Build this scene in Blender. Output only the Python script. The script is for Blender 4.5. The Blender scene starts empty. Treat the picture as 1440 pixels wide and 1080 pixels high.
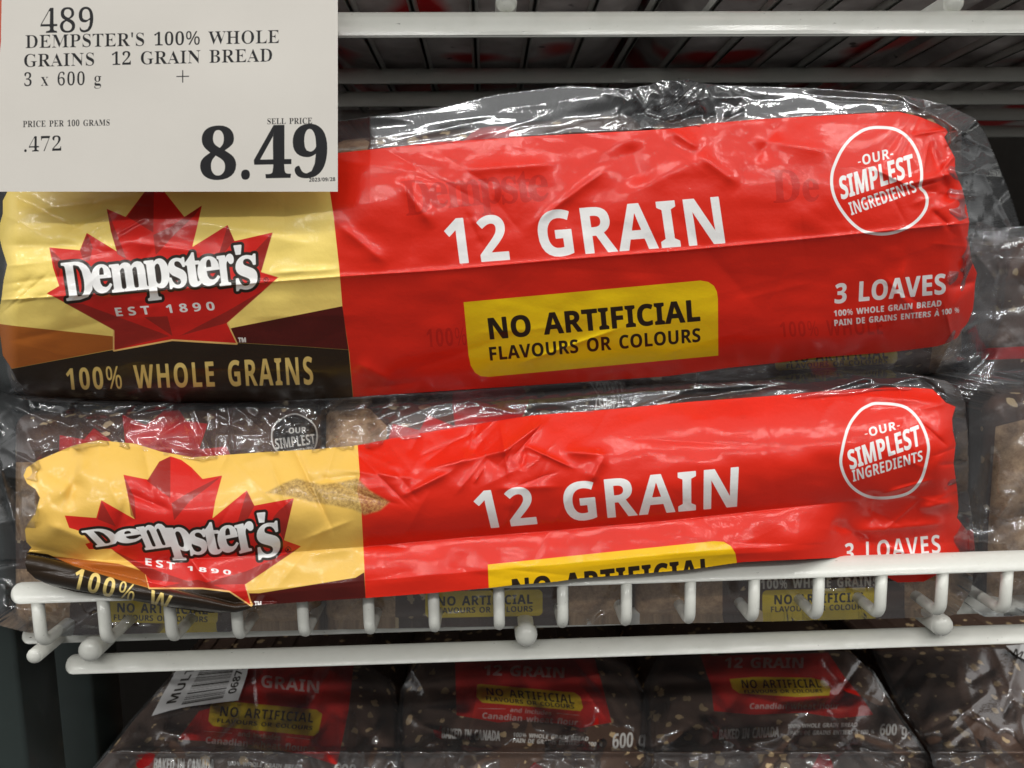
import bpy, math
import numpy as np
from mathutils import Matrix, Vector

# ---------------------------------------------------------------- camera, light, exposure
scene = bpy.context.scene
COL = scene.collection
F = 1080.0                                   # focal length in pixels of the 1440 wide photograph
CAMPOS = np.array([0.0, -0.30, 0.0])         # metres; the lip of the shelf lies in the plane Y = 0
d = np.array([(685 - 720) / F, (400 - 540) / F, 1.0]); d /= np.linalg.norm(d)
x_ = np.array([math.cos(-0.0165), math.sin(-0.0165), 0.0]); x_ -= d * (x_ @ d); x_ /= np.linalg.norm(x_)
RCV = np.stack([x_, d, -np.cross(d, x_)], axis=1)      # world -> camera (x right, y down, z forward)
cam = bpy.data.cameras.new('camera'); cam.sensor_width = 36; cam.lens = 36 * F / 1440
cam.clip_start = 0.01; cam.clip_end = 50
cam.dof.use_dof = True; cam.dof.focus_distance = 0.305; cam.dof.aperture_fstop = 17
co = bpy.data.objects.new('camera', cam); COL.objects.link(co); scene.camera = co
RB = (np.diag([1, -1, -1]) @ RCV).T
m4 = Matrix([list(RB[i]) + [CAMPOS[i]] for i in range(3)] + [[0, 0, 0, 1]]); co.matrix_world = m4

world = bpy.data.worlds.new('World'); scene.world = world; world.use_nodes = True
wt = world.node_tree; bg = wt.nodes['Background']; bg.inputs[1].default_value = 1.0
# the store around: a pale lit ceiling above, dim aisle at eye level, dark floor
tc = wt.nodes.new('ShaderNodeTexCoord'); sx = wt.nodes.new('ShaderNodeSeparateXYZ'); wt.links.new(tc.outputs['Generated'], sx.inputs[0])
mr = wt.nodes.new('ShaderNodeMapRange'); mr.inputs[1].default_value = -1; mr.inputs[2].default_value = 1; wt.links.new(sx.outputs[2], mr.inputs[0])
rp = wt.nodes.new('ShaderNodeValToRGB'); wt.links.new(mr.outputs[0], rp.inputs[0]); wt.links.new(rp.outputs[0], bg.inputs[0])
for i, (ps, v) in enumerate(((0.0, 0.17), (0.48, 0.17), (0.60, 0.26), (0.74, 0.75), (1.0, 0.95))):
    e = rp.color_ramp.elements[i] if i < 2 else rp.color_ramp.elements.new(ps)
    e.position = ps; e.color = (v, v * 0.985, v * 0.95, 1)
def lamp(name, loc, target, sx, sy, power, col=(1, 0.98, 0.95)):
    l = bpy.data.lights.new(name, 'AREA'); l.shape = 'RECTANGLE'; l.size = sx; l.size_y = sy; l.energy = power; l.color = col
    o = bpy.data.objects.new(name, l); COL.objects.link(o); o.location = loc
    o.rotation_euler = (Vector(target) - Vector(loc)).to_track_quat('-Z', 'Y').to_euler(); return o
# rows of warehouse ceiling lamps above the aisle in front of the shelf
for i, lx in enumerate((-2.4, -1.2, 0.0, 1.2, 2.4)):
    lamp('ceiling_lamp', (lx, -1.15, 2.1), (lx * 0.3, 0.1, 0), 1.0, 0.07, 9.5)
for i, lx in enumerate((-2.0, -0.6, 0.8, 2.2)):
    lamp('ceiling_lamp', (lx, -2.9, 2.1), (lx * 0.3, 0.1, 0), 0.9, 0.06, 12)
scene.view_settings.view_transform = 'Standard'; scene.view_settings.look = 'None'
scene.view_settings.exposure = -0.06; scene.view_settings.gamma = 1.0
scene.render.engine = 'CYCLES'
scene.cycles.transparent_max_bounces = 24; scene.cycles.max_bounces = 8

def P(px, py, Y):
    """Points of the plane (or relief) at depth Y that the photograph shows at pixel px, py."""
    px = np.asarray(px, float); py = np.asarray(py, float); Y = np.asarray(Y, float)
    ray = np.stack(np.broadcast_arrays((px - 720) / F, (py - 540) / F, 1.0), -1)
    w = ray @ RCV
    t = (Y - CAMPOS[1]) / w[..., 1]
    return CAMPOS + w * t[..., None]

# glyph outlines: character -> [advance, [contour x y x y ...]] in thousandths of an em; S serif, B bold sans
GLYPHS = {
    'S': {
        '0': [375, [[188, -7, 150, -3, 118, 7, 91, 24, 69, 48, 51, 76, 39, 111, 30, 150, 25, 193, 23, 241, 25, 289, 30, 332, 39, 371, 51, 405, 69,
          433, 91, 456, 118, 473, 150, 483, 189, 486, 225, 483, 257, 473, 283, 456, 305, 433, 322, 405, 336, 370, 345, 331, 351, 288, 353, 240, 351,
          193, 345, 150, 336, 110, 322, 76, 305, 47, 283, 24, 256, 7, 225, -3],  [188, 37, 210, 43, 227, 61, 237, 91, 243, 131, 247, 181, 248, 240,
          247, 300, 243, 349, 237, 390, 227, 419, 211, 437, 189, 443, 166, 437, 150, 419, 139, 390, 132, 349, 128, 300, 127, 240, 128, 181, 132, 131,
          139, 91, 150, 61, 166, 43]]],
        '1': [375, [[65, 0, 65, 36, 120, 36, 131, 37, 139, 40, 146, 45, 150, 53, 153, 64, 154, 79, 154, 416, 137, 396, 122, 380, 108, 365, 94, 355,
          81, 348, 67, 346, 57, 347, 48, 352, 40, 359, 33, 369, 29, 381, 28, 396, 42, 400, 57, 405, 74, 412, 91, 420, 111, 432, 132, 447, 179, 482,
          254, 482, 254, 79, 255, 66, 257, 56, 261, 47, 267, 41, 276, 37, 288, 36, 343, 36, 343, 0]]],
        '2': [375, [[24, 0, 24, 69, 123, 171, 148, 198, 170, 223, 187, 245, 200, 266, 210, 287, 218, 307, 222, 327, 225, 349, 226, 371, 225, 395, 220,
          413, 212, 427, 202, 437, 189, 443, 174, 445, 153, 442, 137, 432, 126, 416, 118, 393, 114, 364, 112, 329, 88, 331, 68, 336, 50, 344, 37, 357,
          29, 374, 26, 396, 28, 411, 34, 426, 43, 441, 55, 454, 72, 465, 92, 474, 116, 481, 143, 485, 174, 486, 220, 483, 258, 473, 288, 456, 310,
          434, 323, 407, 328, 375, 327, 359, 324, 344, 319, 329, 313, 314, 303, 298, 291, 281, 277, 262, 259, 242, 238, 220, 214, 195, 186, 168, 154,
          138, 87, 74, 244, 74, 257, 75, 269, 79, 279, 86, 288, 95, 295, 107, 300, 120, 305, 141, 345, 141, 341, 0]]],
        '3': [375, [[163, -7, 132, -5, 104, -2, 81, 5, 62, 13, 46, 23, 34, 35, 26, 47, 20, 60, 19, 74, 21, 90, 26, 103, 36, 113, 48, 120, 61, 125, 76,
          126, 78, 100, 86, 79, 99, 62, 116, 50, 135, 43, 158, 40, 173, 41, 187, 44, 199, 49, 211, 56, 221, 66, 230, 79, 236, 95, 240, 115, 241, 139,
          238, 163, 229, 184, 214, 202, 194, 216, 168, 224, 137, 227, 95, 227, 95, 269, 140, 269, 166, 272, 188, 281, 204, 296, 216, 316, 223, 340,
          225, 367, 223, 390, 219, 409, 211, 424, 200, 436, 186, 443, 169, 445, 154, 444, 142, 439, 133, 430, 125, 419, 120, 406, 116, 391, 113, 375,
          112, 358, 111, 341, 86, 343, 64, 348, 47, 356, 34, 367, 27, 382, 24, 401, 28, 423, 41, 444, 62, 461, 91, 475, 128, 483, 173, 486, 217, 483,
          255, 474, 286, 458, 309, 436, 323, 409, 328, 377, 324, 348, 315, 323, 298, 301, 277, 283, 253, 267, 225, 256, 243, 252, 261, 246, 279, 238,
          297, 228, 312, 216, 326, 201, 336, 184, 342, 163, 345, 138, 343, 112, 338, 90, 329, 70, 318, 52, 304, 37, 288, 25, 271, 15, 251, 7, 230, 1,
          209, -3, 186, -6]]],
        '4': [375, [[121, 0, 121, 36, 140, 36, 154, 37, 167, 39, 179, 44, 188, 52, 193, 65, 195, 84, 195, 125, 9, 125, 9, 166, 199, 480, 293, 480,
          293, 169, 363, 169, 363, 125, 293, 125, 293, 84, 295, 65, 300, 52, 309, 44, 320, 39, 333, 37, 348, 36, 357, 36, 357, 0],  [56, 169, 195,
          169, 195, 287, 195, 307, 195, 328, 196, 351, 197, 373, 198, 395, 199, 416, 197, 410, 193, 403, 189, 394, 184, 385, 179, 376, 174, 366, 168,
          356, 163, 347, 158, 338, 153, 330, 149, 324, 146, 319]]],
        '5': [375, [[165, -7, 133, -5, 106, -1, 84, 5, 66, 14, 51, 24, 40, 35, 33, 48, 28, 61, 27, 75, 29, 89, 33, 101, 42, 109, 53, 116, 66, 120, 81,
          121, 81, 108, 84, 96, 88, 83, 93, 71, 101, 61, 111, 52, 123, 46, 137, 42, 154, 40, 169, 41, 183, 45, 195, 50, 207, 58, 217, 69, 226, 83,
          232, 101, 236, 122, 237, 148, 234, 178, 226, 203, 213, 223, 195, 236, 173, 244, 146, 247, 130, 247, 116, 246, 103, 243, 92, 241, 82, 238,
          71, 235, 40, 247, 62, 480, 316, 480, 319, 357, 281, 357, 275, 380, 273, 388, 270, 394, 267, 399, 261, 403, 254, 405, 244, 406, 105, 406, 94,
          281, 102, 284, 113, 286, 126, 288, 140, 290, 154, 291, 168, 291, 216, 287, 258, 276, 293, 256, 319, 228, 335, 192, 340, 148, 338, 120, 333,
          96, 324, 75, 312, 56, 299, 40, 282, 27, 265, 16, 246, 8, 226, 1, 205, -3, 185, -6]]],
        '6': [375, [[197, -7, 165, -4, 136, 4, 109, 18, 86, 37, 67, 62, 51, 93, 39, 130, 33, 173, 30, 222, 32, 258, 35, 293, 42, 325, 51, 356, 63,
          384, 77, 409, 94, 432, 114, 450, 137, 466, 163, 477, 191, 484, 222, 486, 249, 485, 272, 482, 291, 476, 307, 468, 319, 459, 329, 449, 335,
          437, 339, 425, 340, 412, 338, 399, 332, 387, 322, 376, 307, 367, 287, 362, 260, 360, 259, 373, 258, 387, 256, 400, 253, 413, 249, 424, 243,
          434, 236, 441, 227, 445, 216, 447, 191, 441, 170, 426, 152, 401, 139, 366, 130, 322, 125, 269, 135, 275, 147, 281, 161, 286, 177, 291, 196,
          293, 218, 294, 256, 290, 288, 278, 315, 258, 336, 230, 348, 196, 352, 155, 348, 110, 334, 71, 313, 38, 282, 13, 244, -2],  [199, 38, 215,
          41, 228, 49, 239, 64, 248, 85, 253, 113, 255, 148, 253, 181, 247, 208, 238, 228, 226, 242, 211, 250, 193, 253, 180, 252, 168, 249, 154, 243,
          142, 236, 132, 228, 125, 221, 128, 162, 135, 116, 147, 81, 162, 57, 179, 42]]],
        '7': [375, [[111, 0, 289, 406, 113, 406, 93, 403, 80, 391, 74, 372, 70, 338, 30, 338, 33, 480, 353, 480, 353, 447, 168, 0]]],
        '8': [375, [[183, -7, 148, -5, 118, 1, 91, 11, 69, 24, 51, 39, 38, 57, 28, 78, 22, 99, 20, 122, 23, 150, 32, 173, 47, 193, 67, 211, 91, 227,
          119, 242, 94, 259, 74, 276, 57, 296, 45, 316, 38, 339, 36, 364, 37, 385, 42, 404, 50, 423, 62, 441, 79, 456, 99, 469, 125, 478, 156, 484,
          191, 486, 235, 483, 271, 471, 299, 453, 318, 429, 330, 401, 334, 369, 332, 344, 324, 322, 310, 305, 292, 289, 270, 274, 244, 260, 280, 240,
          309, 220, 330, 199, 344, 177, 352, 153, 355, 127, 350, 88, 335, 55, 310, 29, 276, 9, 234, -3],  [203, 283, 218, 293, 230, 304, 239, 317,
          245, 332, 249, 350, 250, 370, 249, 383, 247, 395, 243, 407, 237, 418, 230, 428, 222, 436, 212, 442, 200, 446, 187, 447, 170, 445, 156, 438,
          145, 426, 137, 410, 132, 392, 130, 372, 132, 351, 139, 333, 149, 318, 163, 306, 181, 294],  [187, 32, 208, 34, 226, 42, 241, 55, 253, 72,
          260, 92, 262, 116, 259, 136, 252, 154, 239, 170, 220, 185, 195, 200, 164, 216, 150, 205, 137, 192, 126, 178, 118, 161, 112, 142, 111, 120,
          113, 95, 120, 74, 132, 56, 147, 42, 165, 34]]],
        '9': [375, [[152, -7, 127, -5, 106, -2, 88, 4, 73, 12, 62, 22, 53, 33, 47, 45, 44, 57, 42, 69, 43, 79, 46, 87, 50, 94, 57, 100, 65, 104, 75,
          107, 83, 88, 92, 71, 103, 56, 118, 45, 135, 38, 156, 36, 205, 57, 237, 122, 251, 230, 240, 218, 227, 207, 212, 198, 195, 191, 176, 186, 155,
          185, 119, 189, 87, 201, 60, 220, 40, 248, 28, 282, 24, 324, 26, 355, 32, 383, 42, 409, 56, 431, 74, 450, 95, 466, 120, 477, 147, 484, 177,
          486, 209, 484, 238, 476, 264, 463, 287, 444, 307, 420, 323, 390, 335, 353, 343, 310, 345, 261, 344, 225, 340, 190, 334, 157, 326, 126, 315,
          97, 301, 72, 284, 49, 264, 30, 241, 14, 215, 3, 185, -4],  [184, 233, 199, 234, 212, 239, 224, 245, 235, 255, 243, 265, 251, 278, 248, 330,
          242, 372, 231, 403, 217, 424, 201, 437, 181, 441, 164, 438, 149, 429, 137, 413, 128, 391, 123, 362, 121, 328, 128, 275, 149, 244]]],
        'A': [437, [[-9, 0, -9, 18, 4, 19, 14, 24, 24, 30, 32, 41, 41, 55, 49, 75, 206, 466, 224, 465, 384, 87, 394, 65, 403, 47, 411, 34, 420, 25,
          430, 20, 443, 18, 443, 0, 229, 0, 229, 18, 259, 21, 277, 30, 283, 46, 282, 54, 279, 66, 273, 81, 253, 132, 103, 132, 79, 71, 77, 67, 76, 63,
          76, 59, 75, 54, 75, 51, 75, 48, 80, 32, 96, 21, 124, 18, 128, 18, 128, 0],  [113, 161, 242, 161, 177, 319]]],
        'B': [443, [[16, 0, 16, 17, 36, 20, 52, 25, 62, 32, 69, 44, 73, 60, 75, 82, 75, 369, 74, 386, 72, 401, 69, 412, 65, 421, 59, 428, 51, 433, 41,
          436, 30, 438, 15, 439, 15, 455, 220, 455, 318, 444, 377, 409, 396, 351, 384, 302, 348, 268, 287, 247, 360, 223, 404, 185, 418, 132, 413, 93,
          397, 61, 371, 35, 335, 15, 291, 4, 238, 0],  [182, 252, 188, 252, 220, 254, 245, 261, 263, 272, 275, 290, 282, 314, 285, 345, 283, 373, 278,
          395, 269, 412, 257, 424, 239, 431, 216, 434, 203, 433, 193, 430, 188, 425, 185, 417, 183, 406, 182, 391],  [222, 24, 248, 27, 268, 35, 283,
          49, 293, 69, 299, 95, 301, 128, 298, 162, 290, 188, 277, 208, 258, 221, 231, 228, 197, 231, 182, 231, 182, 65, 183, 51, 186, 41, 190, 33,
          198, 28, 208, 25]]],
        'C': [468, [[257, -11, 213, -7, 174, 3, 137, 20, 105, 43, 78, 71, 56, 104, 39, 142, 29, 184, 26, 228, 30, 273, 39, 314, 56, 351, 79, 384, 106,
          412, 139, 435, 176, 452, 216, 462, 259, 465, 292, 463, 328, 454, 367, 440, 374, 437, 381, 436, 388, 435, 402, 439, 413, 449, 419, 465, 437,
          465, 437, 308, 420, 308, 403, 347, 381, 380, 356, 407, 328, 427, 298, 439, 265, 443, 198, 419, 157, 347, 144, 226, 159, 114, 203, 46, 278,
          24, 305, 26, 331, 33, 358, 45, 383, 61, 407, 81, 428, 106, 447, 89, 395, 33, 332, 0]]],
        'D': [496, [[20, 0, 20, 17, 39, 19, 53, 23, 63, 30, 69, 39, 73, 54, 74, 75, 74, 374, 72, 397, 68, 415, 61, 426, 50, 433, 35, 437, 15, 439, 15,
          455, 222, 455, 296, 449, 357, 429, 405, 396, 440, 351, 461, 295, 468, 228, 441, 101, 362, 25, 228, 0],  [222, 24, 262, 30, 295, 47, 319, 75,
          337, 115, 347, 166, 351, 229, 336, 342, 294, 410, 223, 433, 208, 432, 197, 429, 190, 423, 185, 415, 183, 402, 182, 385, 182, 72, 183, 55,
          185, 42, 190, 34, 197, 29, 208, 25]]],
        'E': [442, [[14, 0, 14, 17, 35, 18, 51, 22, 62, 30, 70, 41, 74, 57, 75, 78, 75, 369, 74, 394, 69, 413, 62, 425, 51, 433, 36, 437, 16, 439, 16,
          455, 399, 455, 399, 320, 383, 320, 375, 357, 361, 386, 340, 406, 312, 420, 276, 428, 232, 430, 219, 430, 208, 429, 200, 428, 194, 426, 189,
          422, 186, 417, 184, 410, 183, 400, 183, 388, 183, 246, 193, 246, 221, 248, 243, 256, 259, 269, 272, 288, 281, 313, 288, 345, 304, 345, 304,
          118, 287, 118, 284, 143, 280, 164, 273, 181, 264, 195, 254, 206, 241, 213, 225, 218, 207, 221, 185, 222, 183, 222, 183, 67, 184, 53, 187,
          42, 192, 35, 201, 31, 213, 28, 230, 28, 261, 29, 289, 32, 313, 39, 335, 48, 354, 60, 371, 75, 386, 94, 399, 116, 411, 143, 430, 143, 402,
          0]]],
        'G': [508, [[268, -10, 222, -7, 179, 3, 141, 19, 108, 42, 80, 70, 57, 103, 41, 141, 31, 183, 28, 229, 31, 274, 41, 315, 57, 352, 80, 385, 107,
          413, 139, 435, 176, 452, 215, 462, 257, 465, 293, 463, 330, 454, 369, 441, 376, 438, 382, 436, 388, 436, 395, 437, 401, 439, 406, 443, 410,
          449, 415, 456, 419, 465, 437, 465, 437, 308, 420, 308, 409, 334, 397, 357, 382, 379, 366, 397, 348, 413, 329, 426, 309, 436, 288, 441, 267,
          443, 200, 419, 159, 347, 146, 228, 150, 163, 161, 110, 180, 67, 206, 37, 238, 19, 275, 13, 298, 14, 316, 19, 328, 27, 336, 39, 341, 53, 343,
          71, 343, 128, 341, 146, 337, 161, 329, 170, 317, 176, 299, 180, 275, 182, 275, 198, 500, 198, 500, 182, 481, 180, 466, 177, 457, 171, 451,
          161, 447, 147, 446, 128, 446, 29, 387, 7, 328, -6]]],
        'H': [523, [[15, 0, 15, 17, 36, 20, 52, 24, 62, 32, 69, 43, 73, 59, 75, 81, 75, 379, 73, 398, 69, 413, 62, 424, 51, 431, 36, 436, 16, 439, 16,
          455, 242, 455, 242, 439, 227, 437, 214, 435, 204, 432, 197, 428, 191, 422, 187, 415, 184, 406, 183, 394, 182, 379, 182, 251, 342, 251, 342,
          379, 341, 394, 340, 406, 337, 415, 334, 422, 328, 428, 320, 432, 310, 435, 298, 437, 282, 439, 282, 455, 507, 455, 507, 439, 486, 436, 471,
          431, 461, 424, 454, 414, 451, 399, 449, 379, 449, 81, 451, 60, 455, 44, 461, 33, 471, 25, 487, 20, 507, 17, 507, 0, 282, 0, 282, 17, 303,
          20, 318, 24, 329, 31, 336, 41, 340, 58, 342, 81, 342, 221, 182, 221, 182, 81, 183, 59, 187, 43, 194, 32, 205, 24, 221, 20, 242, 17, 242,
          0]]],
        'I': [261, [[13, 0, 13, 17, 34, 21, 50, 26, 61, 32, 69, 42, 74, 56, 75, 75, 75, 387, 74, 405, 70, 419, 63, 427, 52, 433, 36, 437, 13, 439, 13,
          455, 244, 455, 244, 439, 223, 437, 207, 433, 196, 427, 188, 419, 184, 405, 183, 387, 183, 77, 183, 64, 185, 53, 187, 44, 192, 37, 198, 31,
          206, 26, 216, 23, 230, 20, 246, 17, 246, 0]]],
        'L': [426, [[15, 0, 15, 17, 36, 20, 52, 24, 62, 32, 69, 43, 73, 59, 75, 81, 75, 379, 73, 399, 69, 414, 62, 425, 51, 432, 36, 436, 16, 439, 16,
          455, 250, 455, 250, 439, 233, 438, 219, 436, 208, 434, 199, 430, 193, 424, 188, 416, 185, 407, 183, 394, 182, 379, 182, 83, 182, 68, 183,
          56, 185, 47, 188, 40, 193, 35, 200, 31, 208, 29, 220, 28, 234, 28, 264, 29, 291, 33, 315, 40, 335, 49, 354, 63, 370, 80, 384, 100, 397, 125,
          409, 154, 427, 154, 402, 0]]],
        'M': [634, [[14, 0, 14, 17, 34, 20, 50, 24, 61, 32, 69, 43, 74, 58, 75, 79, 75, 382, 75, 396, 73, 407, 71, 416, 66, 423, 61, 428, 53, 432, 43,
          435, 30, 437, 15, 439, 15, 455, 185, 455, 317, 142, 449, 455, 617, 455, 617, 439, 598, 436, 583, 430, 573, 423, 566, 412, 561, 397, 560,
          378, 560, 85, 561, 68, 562, 54, 565, 43, 569, 34, 574, 28, 582, 23, 591, 20, 602, 18, 617, 17, 617, 0, 396, 0, 396, 17, 410, 19, 423, 22,
          433, 25, 440, 29, 446, 36, 450, 44, 453, 54, 454, 68, 455, 83, 455, 399, 288, 0, 270, 0, 105, 389, 105, 80, 107, 57, 112, 41, 120, 30, 131,
          23, 148, 19, 169, 17, 169, 0]]],
        'N': [494, [[403, -11, 107, 350, 107, 79, 108, 57, 112, 42, 119, 31, 129, 24, 145, 20, 167, 17, 167, 0, 18, 0, 18, 17, 33, 18, 45, 20, 54, 23,
          61, 27, 67, 33, 71, 41, 74, 51, 75, 64, 76, 79, 76, 388, 56, 412, 43, 427, 36, 433, 31, 435, 25, 437, 18, 439, 18, 455, 156, 455, 391, 169,
          391, 377, 390, 392, 389, 404, 386, 414, 382, 421, 376, 427, 369, 431, 359, 435, 346, 437, 331, 439, 331, 455, 480, 455, 480, 439, 459, 436,
          443, 432, 433, 425, 427, 414, 423, 398, 422, 377, 422, -11]]],
        'O': [525, [[261, -11, 228, -9, 198, -3, 169, 7, 142, 21, 117, 38, 94, 58, 75, 81, 58, 106, 45, 134, 35, 163, 29, 195, 28, 228, 29, 260, 35,
          292, 45, 321, 58, 349, 75, 374, 95, 397, 117, 417, 143, 434, 170, 448, 200, 458, 232, 464, 265, 466, 298, 464, 328, 458, 357, 448, 384, 435,
          409, 418, 431, 399, 451, 376, 467, 351, 481, 323, 490, 293, 496, 261, 498, 228, 496, 195, 490, 163, 481, 134, 467, 106, 450, 81, 430, 58,
          408, 38, 383, 21, 355, 7, 325, -3, 294, -9],  [265, 12, 328, 36, 367, 108, 379, 228, 376, 293, 365, 346, 348, 389, 324, 419, 294, 437, 260,
          443, 196, 419, 158, 347, 145, 228, 149, 163, 159, 109, 177, 67, 201, 37, 230, 18]]],
        'P': [418, [[15, 0, 15, 17, 36, 20, 52, 24, 62, 32, 69, 43, 73, 59, 75, 81, 75, 379, 73, 398, 69, 413, 62, 424, 51, 431, 36, 436, 16, 439, 16,
          455, 214, 455, 265, 454, 306, 448, 336, 440, 357, 429, 375, 415, 390, 398, 400, 378, 407, 356, 409, 332, 404, 296, 390, 266, 367, 240, 334,
          221, 292, 209, 242, 206, 182, 206, 182, 81, 183, 59, 187, 43, 194, 32, 205, 24, 221, 20, 242, 17, 242, 0],  [182, 230, 201, 230, 231, 232,
          255, 240, 272, 253, 283, 271, 290, 297, 292, 329, 290, 361, 285, 387, 275, 406, 261, 420, 241, 428, 216, 431, 204, 430, 195, 428, 189, 424,
          185, 418, 183, 409, 182, 398]]],
        'R': [473, [[15, 0, 15, 17, 36, 20, 52, 24, 62, 32, 69, 43, 73, 59, 75, 81, 75, 379, 73, 398, 69, 413, 62, 424, 51, 431, 36, 436, 16, 439, 16,
          455, 217, 455, 278, 452, 329, 442, 367, 426, 395, 403, 412, 372, 417, 334, 406, 285, 372, 248, 315, 224, 432, 50, 439, 40, 446, 32, 452, 26,
          459, 21, 468, 18, 478, 17, 480, 17, 480, 0, 338, 0, 201, 212, 182, 212, 182, 81, 183, 59, 187, 43, 194, 32, 205, 24, 221, 20, 242, 17, 242,
          0],  [182, 234, 203, 234, 235, 236, 261, 245, 280, 258, 293, 278, 301, 304, 304, 336, 295, 389, 268, 421, 224, 431, 209, 430, 197, 427, 190,
          422, 185, 414, 183, 402, 182, 385]]],
        'S': [390, [[43, -11, 43, 158, 62, 158, 75, 113, 91, 77, 111, 50, 136, 30, 164, 19, 197, 15, 220, 17, 241, 24, 257, 36, 269, 51, 276, 69, 279,
          89, 273, 117, 255, 140, 225, 160, 163, 191, 127, 210, 99, 231, 77, 253, 62, 276, 53, 302, 50, 332, 52, 358, 57, 381, 67, 403, 80, 421, 96,
          437, 115, 449, 136, 459, 160, 464, 185, 466, 199, 466, 213, 464, 229, 461, 246, 458, 264, 453, 282, 448, 286, 447, 289, 446, 291, 446, 294,
          445, 297, 445, 300, 445, 310, 447, 317, 454, 320, 466, 339, 466, 339, 319, 322, 319, 315, 343, 305, 365, 293, 385, 280, 402, 265, 417, 248,
          429, 231, 438, 213, 443, 194, 445, 173, 443, 155, 437, 140, 426, 128, 413, 122, 398, 120, 380, 121, 364, 127, 349, 137, 336, 151, 325, 168,
          314, 189, 303, 253, 273, 279, 260, 300, 247, 317, 233, 331, 219, 342, 204, 350, 188, 355, 171, 358, 153, 359, 133, 357, 106, 350, 80, 339,
          58, 323, 38, 304, 21, 281, 8, 254, -2, 225, -8, 192, -10, 181, -10, 170, -9, 158, -8, 147, -6, 136, -3, 126, 1, 115, 4, 106, 7, 98, 9, 92,
          11, 88, 12, 85, 12, 78, 12, 73, 10, 69, 7, 66, 3, 64, -3, 61, -11]]],
        'T': [423, [[92, 0, 92, 17, 114, 19, 130, 23, 142, 31, 150, 42, 154, 59, 156, 81, 156, 433, 149, 433, 116, 430, 88, 420, 65, 403, 47, 380, 35,
          352, 29, 318, 11, 318, 11, 455, 410, 455, 410, 317, 394, 317, 375, 382, 333, 420, 269, 433, 263, 433, 263, 81, 265, 58, 269, 41, 276, 30,
          288, 23, 305, 19, 328, 17, 328, 0]]],
        'U': [492, [[248, -13, 192, -8, 147, 6, 114, 29, 91, 61, 78, 103, 73, 155, 73, 379, 72, 398, 68, 413, 61, 424, 50, 431, 35, 436, 15, 439, 15,
          455, 240, 455, 240, 439, 225, 437, 213, 435, 202, 432, 195, 428, 189, 422, 185, 415, 183, 406, 181, 394, 181, 379, 181, 140, 183, 104, 191,
          74, 203, 51, 221, 35, 245, 25, 275, 22, 340, 37, 379, 83, 392, 159, 392, 378, 391, 398, 387, 413, 379, 423, 368, 431, 351, 436, 328, 439,
          328, 455, 474, 455, 474, 439, 456, 435, 442, 429, 433, 421, 427, 411, 424, 396, 422, 378, 422, 181, 418, 118, 403, 69, 380, 32, 346, 7, 302,
          -8]]],
        'W': [611, [[171, -11, 32, 393, 27, 407, 21, 419, 15, 427, 8, 433, -2, 437, -15, 439, -15, 455, 181, 455, 181, 439, 168, 438, 157, 435, 150,
          432, 145, 427, 141, 420, 140, 410, 141, 400, 144, 387, 148, 373, 223, 153, 301, 353, 286, 399, 281, 413, 274, 423, 267, 429, 258, 434, 245,
          437, 229, 439, 229, 455, 439, 455, 439, 439, 413, 436, 398, 427, 393, 412, 394, 405, 396, 397, 399, 386, 474, 166, 541, 369, 545, 384, 548,
          397, 549, 406, 547, 417, 544, 425, 538, 430, 529, 434, 518, 437, 503, 439, 503, 455, 624, 455, 624, 439, 612, 435, 602, 429, 594, 421, 588,
          410, 581, 396, 575, 379, 446, -11, 428, -11, 316, 309, 190, -11]]],
        'x': [319, [[5, 0, 5, 15, 24, 23, 44, 37, 62, 56, 123, 136, 43, 263, 31, 279, 18, 289, 4, 293, 4, 310, 169, 310, 169, 294, 153, 293, 143, 288,
          140, 280, 141, 275, 144, 269, 149, 260, 183, 206, 224, 257, 230, 265, 233, 272, 234, 279, 234, 284, 231, 288, 227, 290, 221, 292, 212, 293,
          201, 294, 201, 310, 311, 310, 311, 296, 292, 289, 273, 275, 254, 254, 198, 184, 291, 36, 295, 30, 299, 26, 303, 21, 307, 18, 312, 16, 319,
          15, 319, 0, 155, 0, 155, 16, 164, 16, 172, 18, 178, 19, 182, 22, 185, 26, 185, 30, 184, 38, 180, 48, 173, 59, 138, 114, 97, 61, 90, 51, 86,
          42, 85, 34, 88, 23, 98, 17, 114, 15, 118, 15, 118, 0]]],
        'g': [327, [[146, -140, 106, -138, 73, -132, 48, -122, 29, -108, 18, -92, 14, -75, 20, -54, 38, -38, 69, -26, 44, -10, 29, 9, 24, 30, 26, 46,
          32, 61, 42, 74, 57, 86, 77, 98, 102, 110, 58, 135, 31, 169, 22, 212, 24, 232, 30, 251, 40, 268, 53, 282, 69, 295, 88, 305, 109, 312, 132,
          317, 157, 318, 183, 317, 208, 312, 233, 304, 317, 304, 317, 268, 268, 268, 281, 248, 289, 226, 291, 203, 290, 185, 285, 167, 276, 151, 264,
          137, 250, 125, 234, 116, 215, 108, 194, 104, 172, 103, 167, 103, 162, 103, 157, 103, 152, 104, 147, 104, 142, 104, 131, 103, 121, 100, 112,
          94, 106, 87, 102, 80, 101, 71, 105, 59, 119, 51, 141, 49, 175, 49, 208, 48, 236, 45, 259, 40, 277, 33, 292, 24, 303, 13, 310, -1, 314, -18,
          316, -37, 311, -67, 296, -92, 272, -113, 239, -128, 197, -137],  [157, 124, 172, 127, 183, 134, 190, 146, 195, 163, 198, 184, 199, 211, 198,
          238, 195, 260, 190, 276, 183, 288, 172, 295, 157, 297, 143, 295, 132, 288, 124, 276, 118, 260, 115, 238, 114, 211, 115, 184, 118, 163, 124,
          146, 132, 134, 143, 127],  [161, -116, 218, -111, 252, -94, 263, -66, 262, -55, 257, -47, 249, -41, 238, -37, 223, -35, 205, -34, 97, -34,
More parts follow.
